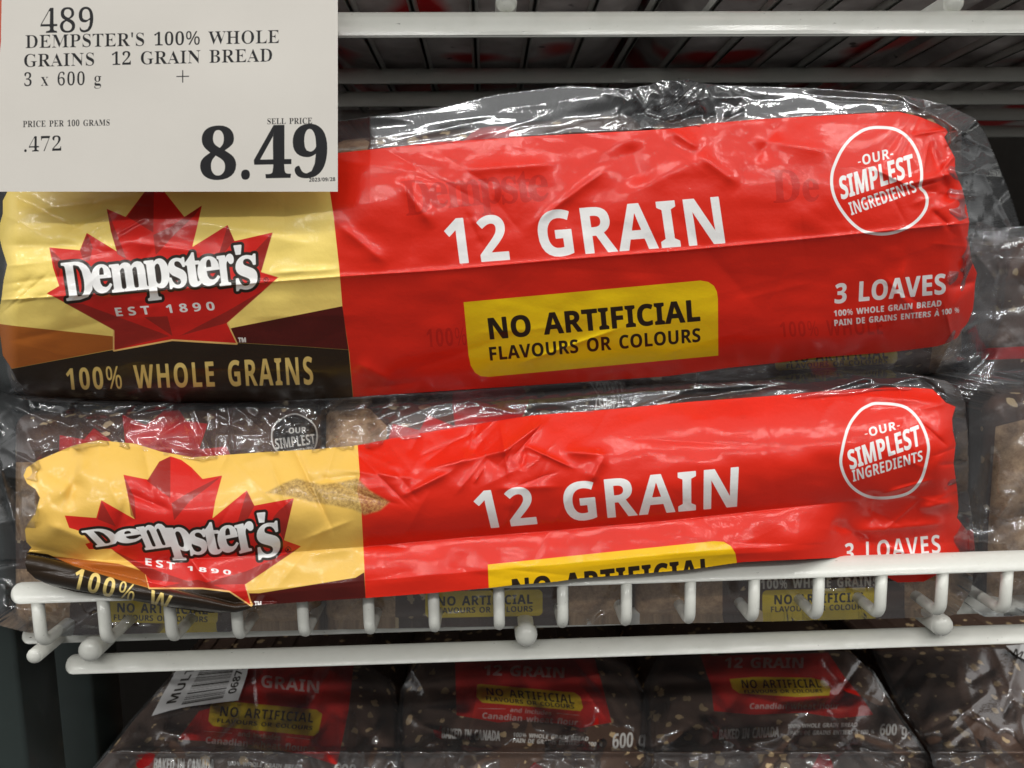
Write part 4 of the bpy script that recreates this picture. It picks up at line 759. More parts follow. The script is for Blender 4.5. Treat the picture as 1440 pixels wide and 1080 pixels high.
def box_mesh(name, lo, hi, bev=0.0):
    import bmesh
    bm = bmesh.new(); bmesh.ops.create_cube(bm, size=1)
    for v in bm.verts: v.co = Vector([(lo[i] + hi[i]) / 2 + v.co[i] * (hi[i] - lo[i]) for i in range(3)])
    if bev: bmesh.ops.bevel(bm, geom=bm.edges[:], offset=bev, segments=4, affect='EDGES', profile=0.5)
    me = bpy.data.meshes.new(name); bm.to_mesh(me); bm.free()
    for p in me.polygons: p.use_smooth = bev > 0
    return me

# ---------------------------------------------------------------- large structure: shelving
PAINT = simple_material('white_powder_coat', (0.72, 0.73, 0.68), 0.32, 0.35, 0.06, 0.06, 260)
def painted_metal():
    m, nt = new_mat('scuffed_white_paint'); vec = coords(nt)
    n = noise(nt, vec, 120, 6, 0.65); n2 = noise(nt, vec, 700, 3)
    c = mixc(nt, n, (0.66, 0.67, 0.61), (0.76, 0.77, 0.72))
    mp = nd(nt, 'ShaderNodeMapping'); mp.inputs['Scale'].default_value = (260, 900, 700); mp.inputs['Rotation'].default_value = (0, 0.5, 0.2); nt.links.new(vec, mp.inputs[0])
    s = noise(nt, mp.outputs[0], 1.0, 3, 0.6)
    sc = math_(nt, 'MULTIPLY', math_(nt, 'SUBTRACT', s, 0.70), 14, clamp=True)
    c = mixc(nt, sc, c, (0.10, 0.09, 0.07))
    principled(nt, c, 0.30, 0.4, 0.08, bump(nt, n2, 0.10, 0.0008)); return m
PAINT = painted_metal()
DARK = simple_material('dark_green_upright', (0.022, 0.032, 0.030), 0.45, 0.1, 0.25, 0.15, 60)
BACK = simple_material('unlit_depth_black', (0.010, 0.009, 0.008), 0.9, 0, 0.2, 0.1, 90, 0.03)
o = link('added_back_panel', box_mesh('added_back_panel', (-1.2, 0.62, -0.8), (1.2, 0.64, 0.8)), BACK); o['kind'] = 'structure'  # added panel; its near-black colour stands for the unlit depth behind the shelf

def Pt(px, py, Y): return P(px, py, Y).reshape(3)
RAD = lambda px, Y: px * 0.5 * (Y + 0.30) / F          # radius in metres of a bar px pixels thick
def bar(name, a, b, r, parent): return link(name, tube_mesh(name, [a, b], r), PAINT, parent)

shelf = empty('wire_shelf', (0, 0.2, float(Pt(720, 905, 0.02)[2])))
tag(shelf, 'white wire shelf with a raised front lip carrying the two long red packs', 'wire shelf', 'white wire shelves')
# straight bars run along X: their ends come from the photograph, their height and depth are constant
def xbar(name, pl, pr, Y, px, parent, x1=None):
    a = Pt(*pl, Y); b = Pt(*pr, Y); z = (a[2] + b[2]) / 2
    a[2] = z + (a[2] - z) * 1; b = np.array([b[0] if x1 is None else x1, Y, b[2]])
    return bar(name, a, b, RAD(px, Y), parent)
xbar('lip_rail', (29, 834), (1520, 785.5), 0.0, 30.5, shelf)
xbar('front_rail', (104, 934), (1520, 888.5), 0.020, 28, shelf)
xbar('cross_rail', (42, 893), (1520, 846), 0.027, 25, shelf)
WX = [52, 144, 237, 331, 424, 517, 609, 701, 791, 881, 971, 1061, 1152, 1240, 1326, 1417]
lipy = lambda x: 834 + (785.5 - 834) * (x - 29) / 1491
zw = []
for x in WX:
    a = Pt(x + (3 if x < 700 else -3) * 0, lipy(x) + 4, 0.0)
    bot = Pt(x, 909.5 - (x - 148) * 0.0338, 0.0)[2] + 0.0022
    rr = 0.0048; pts = [a]
    for t in np.linspace(0, math.pi / 2, 6): pts.append(np.array([a[0], rr * (1 - math.cos(t)), bot + rr - rr * math.sin(t)]))
    pts.append(np.array([a[0], 0.44, bot])); zw.append(bot)
    link('wire', tube_mesh('wire', pts, 0.00235, 12), PAINT, shelf)
for kx, ky in ((127, 914), (740, 893), (1324, 879)):
    a = Pt(kx, ky, 0.012); bar('spacer_knob', a, a + np.array([0, 0.02, 0]), 0.0048, shelf)
a = Pt(49, 922, 0.006); bar('side_rod', a, a + np.array([0, 0.43, 0]), 0.0032, shelf)
for yy in (0.18, 0.33):
    z = float(np.mean(zw)) - 0.0065
    bar('cross_rail', np.array([-0.192, yy, z + 0.001]), np.array([0.26, yy, z]), 0.0038, shelf)

top = empty('wire_shelf', (0, 0.2, 0.12))
tag(top, 'white wire shelf overhead, seen from underneath', 'wire shelf', 'white wire shelves')
xbar('front_rail', (-200, 38), (1650, 32), 0.015, 31.5, top)
for kx, ky in ((84, 8), (712, 3), (1340, 4)):
    a = Pt(kx, ky, 0.015); bar('spacer_knob', a, a + np.array([0, 0.02, 0]), 0.0042, top)
xbar('cross_rail', (-300, 110), (1750, 104), 0.145, 20, top)
xbar('cross_rail', (-300, 142), (1750, 136), 0.150, 20, top)
xbar('cross_rail', (-300, 166), (1750, 160), 0.255, 17, top)
xbar('cross_rail', (-300, 190), (1750, 184), 0.260, 16, top)
zt = float(Pt(700, 107, 0.145)[2]) + 0.0042 + 0.002
xc = float(Pt(670, 97, 0.145)[0]); sp = 64 * 0.445 / F
for k in range(-11, 14):
    X = xc + k * sp
    link('wire', tube_mesh('wire', [(X, -0.002, zt), (X, 0.46, zt)], 0.0022, 10), PAINT, top)
xbar('lip_rail', (-300, -64), (1750, -70), 0.0, 27, top)

# uprights at the left
def upright(px0, px1, Y, label):
    a = Pt(px0, 900, Y); b = Pt(px1, 900, Y)
    o = link('shelf_upright', box_mesh('shelf_upright', (a[0], Y, -0.55), (b[0], Y + 0.03, 0.45), 0.002), DARK)
    tag(o, label, 'upright', 'dark steel uprights'); return o
upright(-60, 20, 0.03, 'dark green steel upright at the left edge, beside the end of the front rail')
upright(52, 124, 0.10, 'dark green steel upright under the left end of the white wire shelf')

# ---------------------------------------------------------------- printed and clear films
RED = (0.70, 0.021, 0.008)
YEL = (0.94, 0.72, 0.19)  # upper label's yellow, lightened to offset the shadow of the price card
L_LAYERS = [('yellow', YEL, 1), ('orange', (0.42, 0.12, 0.018), 1), ('maroon', (0.085, 0.008, 0.006), 1), ('brown', (0.022, 0.013, 0.007), 1),
            ('goldline', (0.80, 0.50, 0.17), 1), ('leaf', (0.62, 0.018, 0.012), 1), ('facet', (0.21, 0.020, 0.014), 0.72), ('ghost', (0.30, 0.006, 0.004), 0.42),
            ('outline', (0.022, 0.014, 0.010), 1), ('pill', (0.84, 0.58, 0.005), 1), ('ink', (0.022, 0.012, 0.006), 1),
            ('gold', (0.78, 0.60, 0.20), 1), ('white', (0.84, 0.84, 0.83), 1), ('worn', (0.17, 0.095, 0.035), 0.8)]
LABEL_UP = print_material('printed_film', RED, L_LAYERS, crinkle=0.8)
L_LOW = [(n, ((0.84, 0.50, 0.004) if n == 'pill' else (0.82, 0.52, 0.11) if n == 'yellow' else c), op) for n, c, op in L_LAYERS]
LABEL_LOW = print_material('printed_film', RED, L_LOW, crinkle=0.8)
FILM = film_material('clear_film', haze=0.075, bs=0.12, rough=0.085)
FILM2 = film_material('clear_film', haze=0.035, base=0.09)
FILM_DULL = film_material('clear_film', haze=0.045, refl=0.95, bs=0.3, base=0.13)

ip = lambda x, xs, ys: np.interp(x, xs, ys)

# ---- upper pack
UP_OUT = [(476, 215), (616, 200), (755, 191), (835, 187), (911, 183), (960, 179.5), (992, 174), (1061, 168), (1148, 163), (1263, 157), (1290, 163), (1318, 174), (1330, 181), (1333, 186), (1328, 193), (1334, 205), (1343, 222),
          (1343, 240), (1353, 264), (1358, 285), (1363, 312), (1361, 329), (1364, 350), (1367, 368), (1374, 384), (1371, 400), (1370, 420), (1368, 436), (1362, 452), (1346, 475), (1334, 482), (1318, 487), (1252, 495.5), (1148, 503), (1096, 510),
          (1027, 517), (940, 529), (807, 538), (668, 547), (547, 555), (496, 558.5), (430, 562), (361, 565), (250, 567), (144, 567), (90, 563), (54, 557), (36, 548), (24, 535), (14, 515), (4, 500), (0, 470), (-2, 440), (2, 420), (5, 395), (10, 372), (3, 350),
          (-3, 325), (4, 300), (4, 282), (14, 262), (60, 246), (200, 234), (330, 226)]
up_t = lambda x: ip(x, [0, 200, 476, 755, 960, 1148, 1263, 1340, 1500], [260, 234, 215, 191, 179, 163, 157, 170, 200])
up_c = lambda x: ip(x, [-60, 0, 94, 217, 372, 477, 620, 780, 960, 1113, 1365, 1500], [424, 422, 416, 409, 397, 389, 380, 366, 352, 338, 313, 300])
up_b = lambda x: ip(x, [0, 144, 498, 807, 1027, 1252, 1370, 1500], [562, 567, 559, 538, 517, 496, 470, 450])
def up_base(x, y):
    t, c, b = up_t(x), up_c(x), up_b(x)
    s = np.clip((c - y) / (c - t), 0, 1.6); u = np.clip((y - c) / (b - c), 0, 1.3)
    s1 = np.minimum(s, 1)
    left = np.clip((520 - x) / 120, 0, 1)
    Y = (0.0035 + 0.0075 * left) * s1 + 0.008 * s1 ** 3 + 0.017 * np.clip(s - 1, 0, 1) + 0.017 * u + 0.010 * u ** 5
    # the dark band at the left end rolls under
    roll = np.clip((y - 528) / 40, 0, 1.2) * np.clip((520 - x) / 160, 0, 1); Y = Y + 0.010 * roll ** 3
    Y = Y + 0.018 * np.clip((26 - x) / 40, 0, 2) ** 2 + 0.020 * np.clip((x - 1325) / 60, 0, 2) ** 2
    return Y
def up_wr(x, y):
    w = 0.00014 * vnoise(x * 0.5, y, 17, 5) + 0.0018 * vnoise(x, y, 130, 3) + 0.0005 * vnoise(x + 40, y * 1.4, 47, 4)
    w += creases(x, y, 60, 11, (0, 150, 1400, 420), 160, 0.00038, 9)
    w += creases(x, y, 34, 12, (0, 270, 240, 430), 90, 0.0005, 5, (-0.45, 0.5))
    w += creases(x, y, 24, 13, (0, 380, 1380, 560), 170, 0.00040, 6, (-0.08, 0.25))
    w += creases(x, y, 30, 14, (1250, 160, 1380, 480), 80, 0.0008, 5)
    w += creases(x, y, 14, 15, (560, 200, 760, 330), 90, 0.0004, 7, (1.2, 0.5))
    for p0, p1, wd, a in (((745, 318), (860, 232), 6, 0.0015), ((880, 200), (905, 262), 20, -0.0024), ((905, 262), (1000, 215), 18, 0.0014), ((940, 180), (985, 210), 7, 0.002),
                          ((560, 250), (610, 320), 9, 0.0022), ((640, 240), (790, 230), 8, 0.0016), ((470, 310), (545, 372), 8, 0.0016), ((1225, 235), (1280, 262), 3.5, 0.0016), ((1265, 262), (1355, 240), 7, 0.0026),
                          ((1290, 266), (1352, 280), 9, -0.0025), ((1300, 180), (1340, 290), 9, -0.003), ((1345, 300), (1372, 390), 8, 0.0022), ((1330, 405), (1376, 395), 6, -0.003),
                          ((0, 300), (200, 275), 10, 0.0016), ((90, 330), (175, 290), 5, -0.0015), ((0, 345), (110, 345), 8, -0.0018), ((10, 270), (130, 330), 9, -0.0022), ((230, 300), (470, 350), 12, 0.0014), ((370, 385), (480, 378), 5, 0.0012), ((1050, 195), (1180, 215), 8, 0.0012),
                          ((500, 510), (560, 540), 8, 0.0018), ((500, 548), (600, 536), 7, -0.0015), ((980, 215), (1040, 260), 9, 0.0022), ((1100, 168), (1060, 230), 10, -0.0016)):
        w += fold(x, y, p0, p1, wd, a)
    w += -0.0009 * np.exp(-np.abs(y - up_c(x)) / 2.5)
    return w
up_depth = lambda x, y, sd=None: up_base(x, y) + up_wr(x, y)

Z1, K1 = (60, 260), 1440 / 350
def leaf_upper():
    pts = [(480, 185), (370, 138), (395, 270), (430, 385), (255, 278), (215, 378), (38, 362), (60, 480), (95, 585), (22, 628), (80, 655), (415, 840), (415, 955), (750, 893), (1120, 915), (1065, 800), (1290, 600), (1362, 535),
           (1262, 505), (1330, 275), (1110, 325), (1070, 232), (865, 360), (890, 260), (922, 118), (820, 185), (705, 40), (645, -70), (590, 40)]
    return poly(pts, Z1, K1)
fac = [[(490, 185), (640, 275), (645, -60), (590, 40)], [(640, 290), (735, 245), (918, 122), (880, 175), (760, 290), (655, 405)], [(372, 142), (395, 195), (485, 430), (432, 400), (395, 270)], [(257, 282), (290, 360), (272, 440), (235, 435), (216, 380)],
       [(1070, 236), (1108, 322), (1045, 400), (1022, 395)], [(1327, 279), (1265, 500), (1215, 405), (1240, 370)], [(125, 682), (235, 690), (735, 875), (418, 952), (415, 842)], [(588, 765), (722, 760), (752, 875)], [(790, 875), (1060, 735), (1290, 602), (1062, 800)], [(40, 366), (115, 440), (90, 540)]]
DEMP = [('D', (108, 456), (268, 440), (140, 668)), ('e', (278, 468), (388, 458), (292, 628)), ('m', (385, 462), (594, 440), (406, 620)), ('p', (586, 440), (718, 424), (614, 668)), ('s', (724, 432), (820, 420), (740, 600)),
        ('t', (818, 398), (902, 390), (843, 590)), ('e', (893, 425), (1012, 410), (907, 588)), ('r', (1008, 412), (1098, 400), (1028, 584)), ("'", (1108, 354), (1146, 350), (1112, 402)), ('s', (1117, 420), (1234, 400), (1124, 612))]
def logo(dat, o, k, bw, bo):
    return [letter(c, a, b, e, 'S', bw, o, k) for c, a, b, e in dat], [letter(c, a, b, e, 'S', bo, o, k) for c, a, b, e in dat]
w_up, o_up = logo(DEMP, Z1, K1, 1.0, 5.2)
z6, k6 = (1160, 170), 1271 / 200
z7, k7 = (1160, 380), 1440 / 220
sc = lambda q, o, k: [tuple(np.array(o) + np.array(p, float) / k) for p in q]
PILL_U = [(652, 425), (985, 394.5), (996, 396.5), (1004, 402), (1008, 410), (1009.5, 420), (1010, 500), (687, 530), (676, 529), (668, 524), (662, 514), (659, 500)]
upper_layers = {
    'yellow': [poly([(-40, 200), (459, 200), (464, 270), (469, 304), (477, 376), (482, 438), (491, 496), (498, 575), (-40, 600)])],
    'orange': [poly([(-40, 450), (18, 458), (159, 473), (170, 482), (161, 491), (14, 519), (-40, 530)])],
    'maroon': [poly([(327, 461), (481.5, 430.5), (487, 470), (490.3, 492), (420, 487), (334, 482), (300, 470)])],
    'brown': [poly([(-40, 530), (14, 519), (161, 491.5), (245, 477), (332, 482), (420, 487), (490.3, 492), (498, 575), (-40, 600)])],
    'goldline': [stroke([(413, 842), (413, 957), (750, 896), (1122, 918), (1066, 800)], 3.4, Z1, K1), stroke([(1066, 800), (1290, 602), (1364, 535), (1264, 504), (1332, 274)], 1.2, Z1, K1)],
    'leaf': [leaf_upper()], 'facet': [poly(q, Z1, K1) for q in fac],
    'outline': o_up + [ring([(1292, 535), (1306, 550), (1292, 565), (1278, 550)], 1.1, Z1, K1)] + text('R', sc([(1286, 543), (1298, 543), (1298, 557), (1286, 557)], Z1, K1)),
    'pill': [poly(PILL_U)],
    'ink': text('NO ARTIFICIAL', [(686, 448), (982.5, 421.5), (984.5, 451), (689.5, 477)], bold=0.7, track=5) + text('FLAVOURS OR COLOURS', [(687.5, 488.5), (984.5, 461.5), (985, 480.5), (689.5, 507)], bold=0.25, track=10),
    'gold': text('100% WHOLE GRAINS', [(92, 518.5), (438.5, 501.5), (441, 540.5), (95, 548)], bold=0.1, track=60),
    'white': w_up + text('EST 1890', sc([(415, 712), (988, 676), (998, 724), (428, 760)], Z1, K1), bold=0.12, track=190) + text('TM', sc([(1130, 884), (1174, 884), (1176, 910), (1133, 910)], Z1, K1), bold=0.25)
        + text('12 GRAIN', [(623, 309), (1010, 277), (1019.5, 341.5), (631, 371.5)], bold=0.5, track=25)
        + [ring([(480, 58), (610, 70), (710, 120), (785, 205), (838, 315), (862, 430), (864, 520), (853, 595), (893, 640), (914, 700), (900, 785), (845, 868), (760, 938), (650, 988), (540, 1010), (430, 1005), (330, 978), (235, 905), (150, 800), (90, 690), (62, 580), (65, 470), (97, 370), (150, 262), (222, 170), (315, 98), (395, 66)], 4.2, z6, k6)]
        + text('-OUR-', sc([(288, 316), (606, 240), (612, 328), (300, 405)], z6, k6), bold=0.05, track=30) + text('SIMPLEST', sc([(122, 505), (778, 296), (800, 487), (150, 702)], z6, k6), bold=0.4) + text('INGREDIENTS', sc([(207, 732), (787, 532), (825, 632), (237, 845)], z6, k6), bold=0.0)
        + text('3 LOAVES', sc([(100, 128), (1110, 32), (1110, 216), (90, 305)], z7, k7), bold=0.4, track=10) + text('100% WHOLE GRAIN BREAD', sc([(82, 371), (1074, 276), (1070, 330), (85, 425)], z7, k7), bold=0.15, track=20)
        + text('PAIN DE GRAINS ENTIERS A', sc([(86, 458), (1056, 370), (1052, 420), (90, 514)], z7, k7), bold=0.15, track=20) + text('100 %', sc([(1075, 362), (1238, 340), (1236, 390), (1075, 412)], z7, k7), bold=0.12) + [stroke([(1030, 352), (1040, 362)], 1.0, z7, k7)],
    'ghost': [letter(c, (q0[0], q0[1]), q1, q2, 'S', 0.5, (560 - 20, 222 - 70), 4.114 / 0.93) for c, q0, q1, q2 in DEMP[:7]] + text('100% WHOLE', [(599, 463), (748, 455), (750, 480), (601, 488)], track=40) + text('De', [(1085, 240), (1150, 238), (1152, 282), (1088, 285)], font='S', bold=0.6) + text('100% WHOLE', [(1096, 453), (1240, 447), (1242, 470), (1098, 474)], track=40),
}
# ---- lower pack
LO_OUT = [(33, 669), (37, 658), (52, 648), (104, 626), (139, 619), (191, 624), (226, 635), (271, 643), (312, 640), (382, 635), (440, 632), (503, 626), (574, 612), (678, 595), (748, 584), (852, 576), (970, 565), (1079, 557), (1183, 548), (1270, 544), (1311, 547), (1322, 557),
          (1330, 566), (1344, 572), (1339, 588), (1340, 606), (1344, 624), (1341, 652), (1346, 687), (1348, 714), (1346, 728), (1355, 740), (1363, 750), (1366, 763), (1360, 774), (1345, 792), (1318, 808), (1299, 818), (1262, 819), (1240, 808), (1212, 788), (1183, 784), (1120, 787), (1044, 790.5), (970, 801), (887, 808), (817, 813), (782, 818), (720, 823), (696, 826), (609, 834), (515, 841),
          (448, 845), (392, 849), (361, 851), (345, 858), (333, 861), (295, 862), (243, 855), (174, 842), (104, 832), (70, 823), (50, 814), (38, 803), (35, 792), (38, 778), (44, 770), (37, 762), (35, 745), (38, 738), (50, 721), (56, 700), (50, 688), (38, 680)]
lo_t = lambda x: ip(x, [0, 139, 271, 503, 748, 970, 1270, 1400], [640, 619, 643, 626, 584, 565, 544, 540])
lo_c = lambda x: ip(x, [-60, 60, 200, 340, 512, 643, 782, 940, 1183, 1346, 1450], [790, 785, 790, 782, 769, 757, 746, 732, 706, 692, 684])
lo_b = lambda x: ip(x, [0, 300, 515, 782, 970, 1183, 1300, 1450], [850, 860, 841, 818, 801, 788, 800, 790])
def lo_base(x, y):
    t, c, b = lo_t(x), lo_c(x), lo_b(x)
    s = np.clip((y - t) / (c - t), -0.6, 1.0); u = np.clip((y - c) / (b - c), 0, 1.2)
    Y = 0.010 - 0.018 * np.sin(np.pi * np.clip(s, 0, 1) * 0.78) - 0.030 * np.clip(s, -1, 0)
    fr = np.clip((x - 1120) / 120, 0, 1); fr = fr * fr * (3 - 2 * fr)
    cv = 0.010 - 0.018 * math.sin(math.pi * 0.78)
    tgt = -0.0088 * (1 - fr) + 0.0075 * fr
    sm = u * u * (3 - 2 * u)
    Y = np.where(y > c, cv + (tgt - cv) * np.clip(u * 1.5, 0, 1) ** 0.8, Y)
    Y = Y + 0.004 * np.clip((70 - x) / 60, 0, 1.5) ** 2 * (y < 775) + 0.016 * np.clip((x - 1315) / 50, 0, 2) ** 2
    return Y
def lo_wr(x, y):
    w = 0.00014 * vnoise(x * 0.5, y, 17, 6) + 0.0018 * vnoise(x, y, 120, 8) + 0.00045 * vnoise(x + 40, y * 1.3, 43, 9)
    w += creases(x, y, 40, 21, (480, 560, 1360, 760), 160, 0.00035, 9)
    w += creases(x, y, 36, 22, (480, 600, 760, 720), 80, 0.0006, 5)
    w += creases(x, y, 26, 23, (660, 585, 770, 680), 60, 0.0006, 3, (2.25, 0.2))
    w += creases(x, y, 34, 24, (30, 620, 500, 830), 110, 0.0006, 5)
    w += creases(x, y, 22, 25, (1240, 540, 1370, 800), 80, 0.0009, 4)
    w += creases(x, y, 22, 26, (480, 750, 1340, 830), 160, 0.0005, 6, (-0.1, 0.3))
    w *= np.clip((lo_b(x) + 2 - y) / 20, 0.25, 1)
    for p0, p1, wd, a in (((60, 662), (125, 690), 12, -0.0018), ((75, 705), (125, 650), 10, 0.0025), ((62, 735), (135, 765), 9, 0.0022), ((110, 640), (95, 720), 8, -0.002), ((470, 660), (600, 675), 6, 0.0016), ((560, 700), (640, 660), 5, 0.0022),
                          ((600, 660), (735, 628), 6, 0.0022), ((700, 640), (770, 590), 6, 0.003), ((735, 625), (810, 660), 3, 0.0016), ((790, 635), (860, 640), 6, 0.0022), ((850, 640), (830, 680), 6, 0.0022), ((1200, 555), (1340, 568), 8, 0.0022),
                          ((1170, 735), (1230, 765), 8, -0.0035), ((1180, 750), (1340, 735), 8, 0.0025), ((1290, 715), (1350, 705), 8, 0.003), ((1230, 690), (1225, 740), 9, -0.002), ((180, 700), (150, 790), 7, -0.0018), ((110, 790), (230, 800), 8, 0.003), ((250, 760), (300, 830), 7, 0.0022), ((420, 680), (520, 665), 7, -0.0015), ((430, 780), (505, 770), 8, 0.0012)):
        w += fold(x, y, p0, p1, wd, a)
    return w
def lo_depth(x, y, sd=None):
    Y = lo_base(x, y) + lo_wr(x, y)
    # the dark band at the left is rolled into a tube lying on the lip rail
    cy = ip(x, [30, 104, 174, 243, 330, 380], [795, 812, 826, 841, 856, 850]); hw = ip(x, [30, 60, 104, 200, 300, 380], [17, 19, 18, 15, 10, 4])
    k = np.clip(1 - ((y - cy) / hw) ** 2, 0, 1) * np.clip((390 - x) / 90, 0, 1); Y = np.where(k > 0, np.minimum(Y, -0.005) - 0.007 * np.sqrt(k), Y)
    return Y
c7 = (0, 520); k7b = 2.88
lo_leaf = [(600, 445), (500, 425), (520, 520), (545, 605), (410, 528), (390, 600), (262, 590), (280, 640), (330, 655), (365, 700), (345, 705), (360, 727), (450, 725), (520, 775), (590, 830), (605, 882), (820, 882), (930, 895), (1015, 952), (992, 870), (1220, 715), (1150, 690), (1190, 520), (1030, 550), (1000, 488), (860, 602), (872, 530), (900, 428), (820, 442), (775, 395), (735, 365), (690, 350), (645, 372)]
lo_fac = [[(690, 352), (645, 372), (595, 450), (690, 520)], [(695, 540), (760, 500), (898, 430), (850, 470), (770, 530), (705, 610)], [(502, 428), (545, 520), (550, 605), (530, 590), (520, 520)], [(412, 532), (450, 600), (470, 635), (395, 605)], [(1000, 492), (1030, 552), (1000, 610), (962, 620)], [(1188, 523), (1150, 690), (1105, 600), (1130, 570)], [(450, 728), (520, 775), (590, 830), (610, 850), (800, 870), (640, 815)], [(800, 872), (1000, 815), (1218, 718), (995, 868)], [(640, 882), (820, 880), (925, 893), (800, 850)]]
LDEMP = [('D', (332, 655), (436, 640), (390, 716)), ('e', (458, 655), (560, 640), (476, 706)), ('m', (552, 638), (668, 622), (590, 728)), ('p', (662, 640), (757, 640), (702, 768)), ('s', (764, 655), (830, 645), (774, 752)), ('t', (816, 622), (880, 618), (842, 748)), ('e', (878, 640), (955, 625), (890, 745)), ('r', (950, 630), (1020, 613), (972, 742)), ("'", (1042, 582), (1072, 579), (1045, 618)), ('s', (1039, 634), (1126, 612), (1049, 769))]
w_lo, o_lo = logo(LDEMP, c7, k7b, 0.9, 4.8)
c9 = (940, 520)
lower_layers = {
    'yellow': [poly([(-40, 560), (500, 560), (503, 626), (506, 669), (502, 690), (508, 714), (512, 790), (515, 870), (-40, 900)])],
    'orange': [poly([(215, 755), (480, 785), (590, 820), (608, 884), (500, 856), (300, 796), (190, 750)], c7, k7b)],
    'maroon': [poly([(1000, 905), (1050, 905), (1440, 842), (1475, 820), (1483, 960), (1130, 975), (1030, 960)], c7, k7b)],
    'brown': [poly([(80, 745), (125, 738), (195, 747), (300, 795), (500, 856), (605, 884), (820, 882), (930, 895), (1016, 952), (1040, 950), (1130, 990), (900, 1040), (500, 1000), (60, 900)], c7, k7b)],
    'goldline': [stroke([(592, 830), (605, 884), (820, 884), (930, 897), (1018, 955), (994, 872)], 3.0, c7, k7b)],
    'leaf': [poly(lo_leaf, c7, k7b)], 'facet': [poly(q, c7, k7b) for q in lo_fac],
    'outline': o_lo + [ring([(1167, 717), (1179, 729), (1167, 741), (1155, 729)], 1.1, c7, k7b)] + text('R', sc([(1162, 724), (1172, 724), (1172, 735), (1162, 735)], c7, k7b), bold=0.2),
    'pill': [poly([(686, 794), (1004, 761), (1018, 762), (1028, 768), (1034, 778), (1036, 790), (1038, 860), (690, 890)])],
    'ink': text('NO ARTIFICIAL', [(720, 815), (1001, 785), (1003, 817), (722, 847)], bold=0.6, track=20),
    'gold': text('100% W', [(108, 798), (243, 838), (237, 860), (101, 827)], bold=0.0, track=70),
    'white': w_lo + text('EST', sc([(588, 762), (708, 782), (708, 812), (590, 790)], c7, k7b), bold=0.1, track=120) + text('1890', sc([(758, 794), (935, 812), (935, 830), (758, 812)], c7, k7b), bold=0.1, track=150) + text('TM', sc([(1030, 938), (1058, 938), (1058, 958), (1032, 956)], c7, k7b), bold=0.25)
        + text('12 GRAIN', [(663, 692), (1038.5, 657), (1036, 712), (676, 743.5)], bold=0.4, track=25)
        + [ring([(850, 136), (955, 150), (1018, 210), (1052, 300), (1045, 375), (1020, 450), (970, 500), (880, 519), (800, 510), (735, 465), (700, 390), (705, 320), (730, 230), (770, 172), (808, 146)], 4.0, c9, k7b)]
        + text('-OUR-', sc([(790, 240), (935, 205), (938, 238), (798, 275)], c9, k7b), bold=0.05, track=30) + text('SIMPLEST', sc([(722, 330), (1012, 224), (1022, 305), (738, 404)], c9, k7b), bold=0.35) + text('INGREDIENTS', sc([(742, 408), (1028, 326), (1030, 368), (748, 454)], c9, k7b), bold=0.0)
        + text('3 LOAVES', sc([(714, 704), (1098, 668), (1104, 742), (714, 780)], c9, k7b), bold=-0.1, track=40),
    'worn': [poly([(374, 693), (398, 680), (418, 673), (436, 678), (451, 681), (480, 678), (502, 672), (520, 690), (548, 706), (534, 718), (512, 724), (496, 716), (470, 711), (440, 706), (408, 698)])],
}

# ---- loaves inside the packs
LOAF_LAYERS = [('crust', (0.36, 0.215, 0.115), 1), ('leafred', (0.60, 0.020, 0.022), 1), ('seal', (0.020, 0.012, 0.008), 1), ('pill', (0.84, 0.62, 0.02), 1), ('ink', (0.02, 0.012, 0.008), 1), ('white', (0.84, 0.80, 0.74), 1)]
LOAF = print_material('inner_bread_bag', (0.105, 0.056, 0.040), LOAF_LAYERS, rough=0.38, coat=0.6, coat_rough=0.16, flecks=dict(scale=150, thr=0.6), bump_s=0.5, tone=0.22)
def crust_mat():
    m, nt = new_mat('bread_crust'); vec = coords(nt); n = noise(nt, vec, 210, 7, 0.7); n2 = noise(nt, vec, 60, 4)
    c = mixc(nt, n, (0.17, 0.085, 0.040), (0.56, 0.37, 0.21)); c = mixc(nt, math_(nt, 'MULTIPLY', n2, 0.55), c, (0.24, 0.12, 0.06))
    principled(nt, c, 0.65, 0.25, 0.2, bump(nt, n, 0.8, 0.002)); return m
def mk_loaf_mat():
    """Brown printed bag with clear windows through which the mottled crust shows."""
    m = LOAF; nt = m.node_tree
    for n in list(nt.nodes):
        if n.type == 'ATTRIBUTE' and n.attribute_name == 'crust':
            mix = [l.to_node for l in nt.links if l.from_node.type == 'MAP_RANGE' and l.from_node in [k.to_node for k in nt.links if k.from_node == n]][0]
            vec = coords(nt); n1 = noise(nt, vec, 230, 8, 0.72)
            nt.links.new(mixc(nt, math_(nt, 'MULTIPLY', math_(nt, 'SUBTRACT', n1, 0.28), 2.2, clamp=True), (0.22, 0.115, 0.058), (0.72, 0.49, 0.29)), mix.inputs[7])
mk_loaf_mat()
def rbox(x0, x1, tl, tr, bl, br, r=18):
    """Rounded outline between two end columns (left and right top/bottom pixel heights)."""
    out = []
    for cx, cy, a0 in ((x1 - r, tr + r, -90), (x1 - r, br - r, 0), (x0 + r, bl - r, 90), (x0 + r, tl + r, 180)):
        for k in range(7):
            t = math.radians(a0 + 15 * k); out.append((cx + r * math.cos(t), cy + r * math.sin(t)))
    return out
def small_pill(x0, y0, x1, y1, sl, r=7):
    q = rbox(x0, x1, y0, y0 + sl, y1, y1 + sl, r); return poly(q)

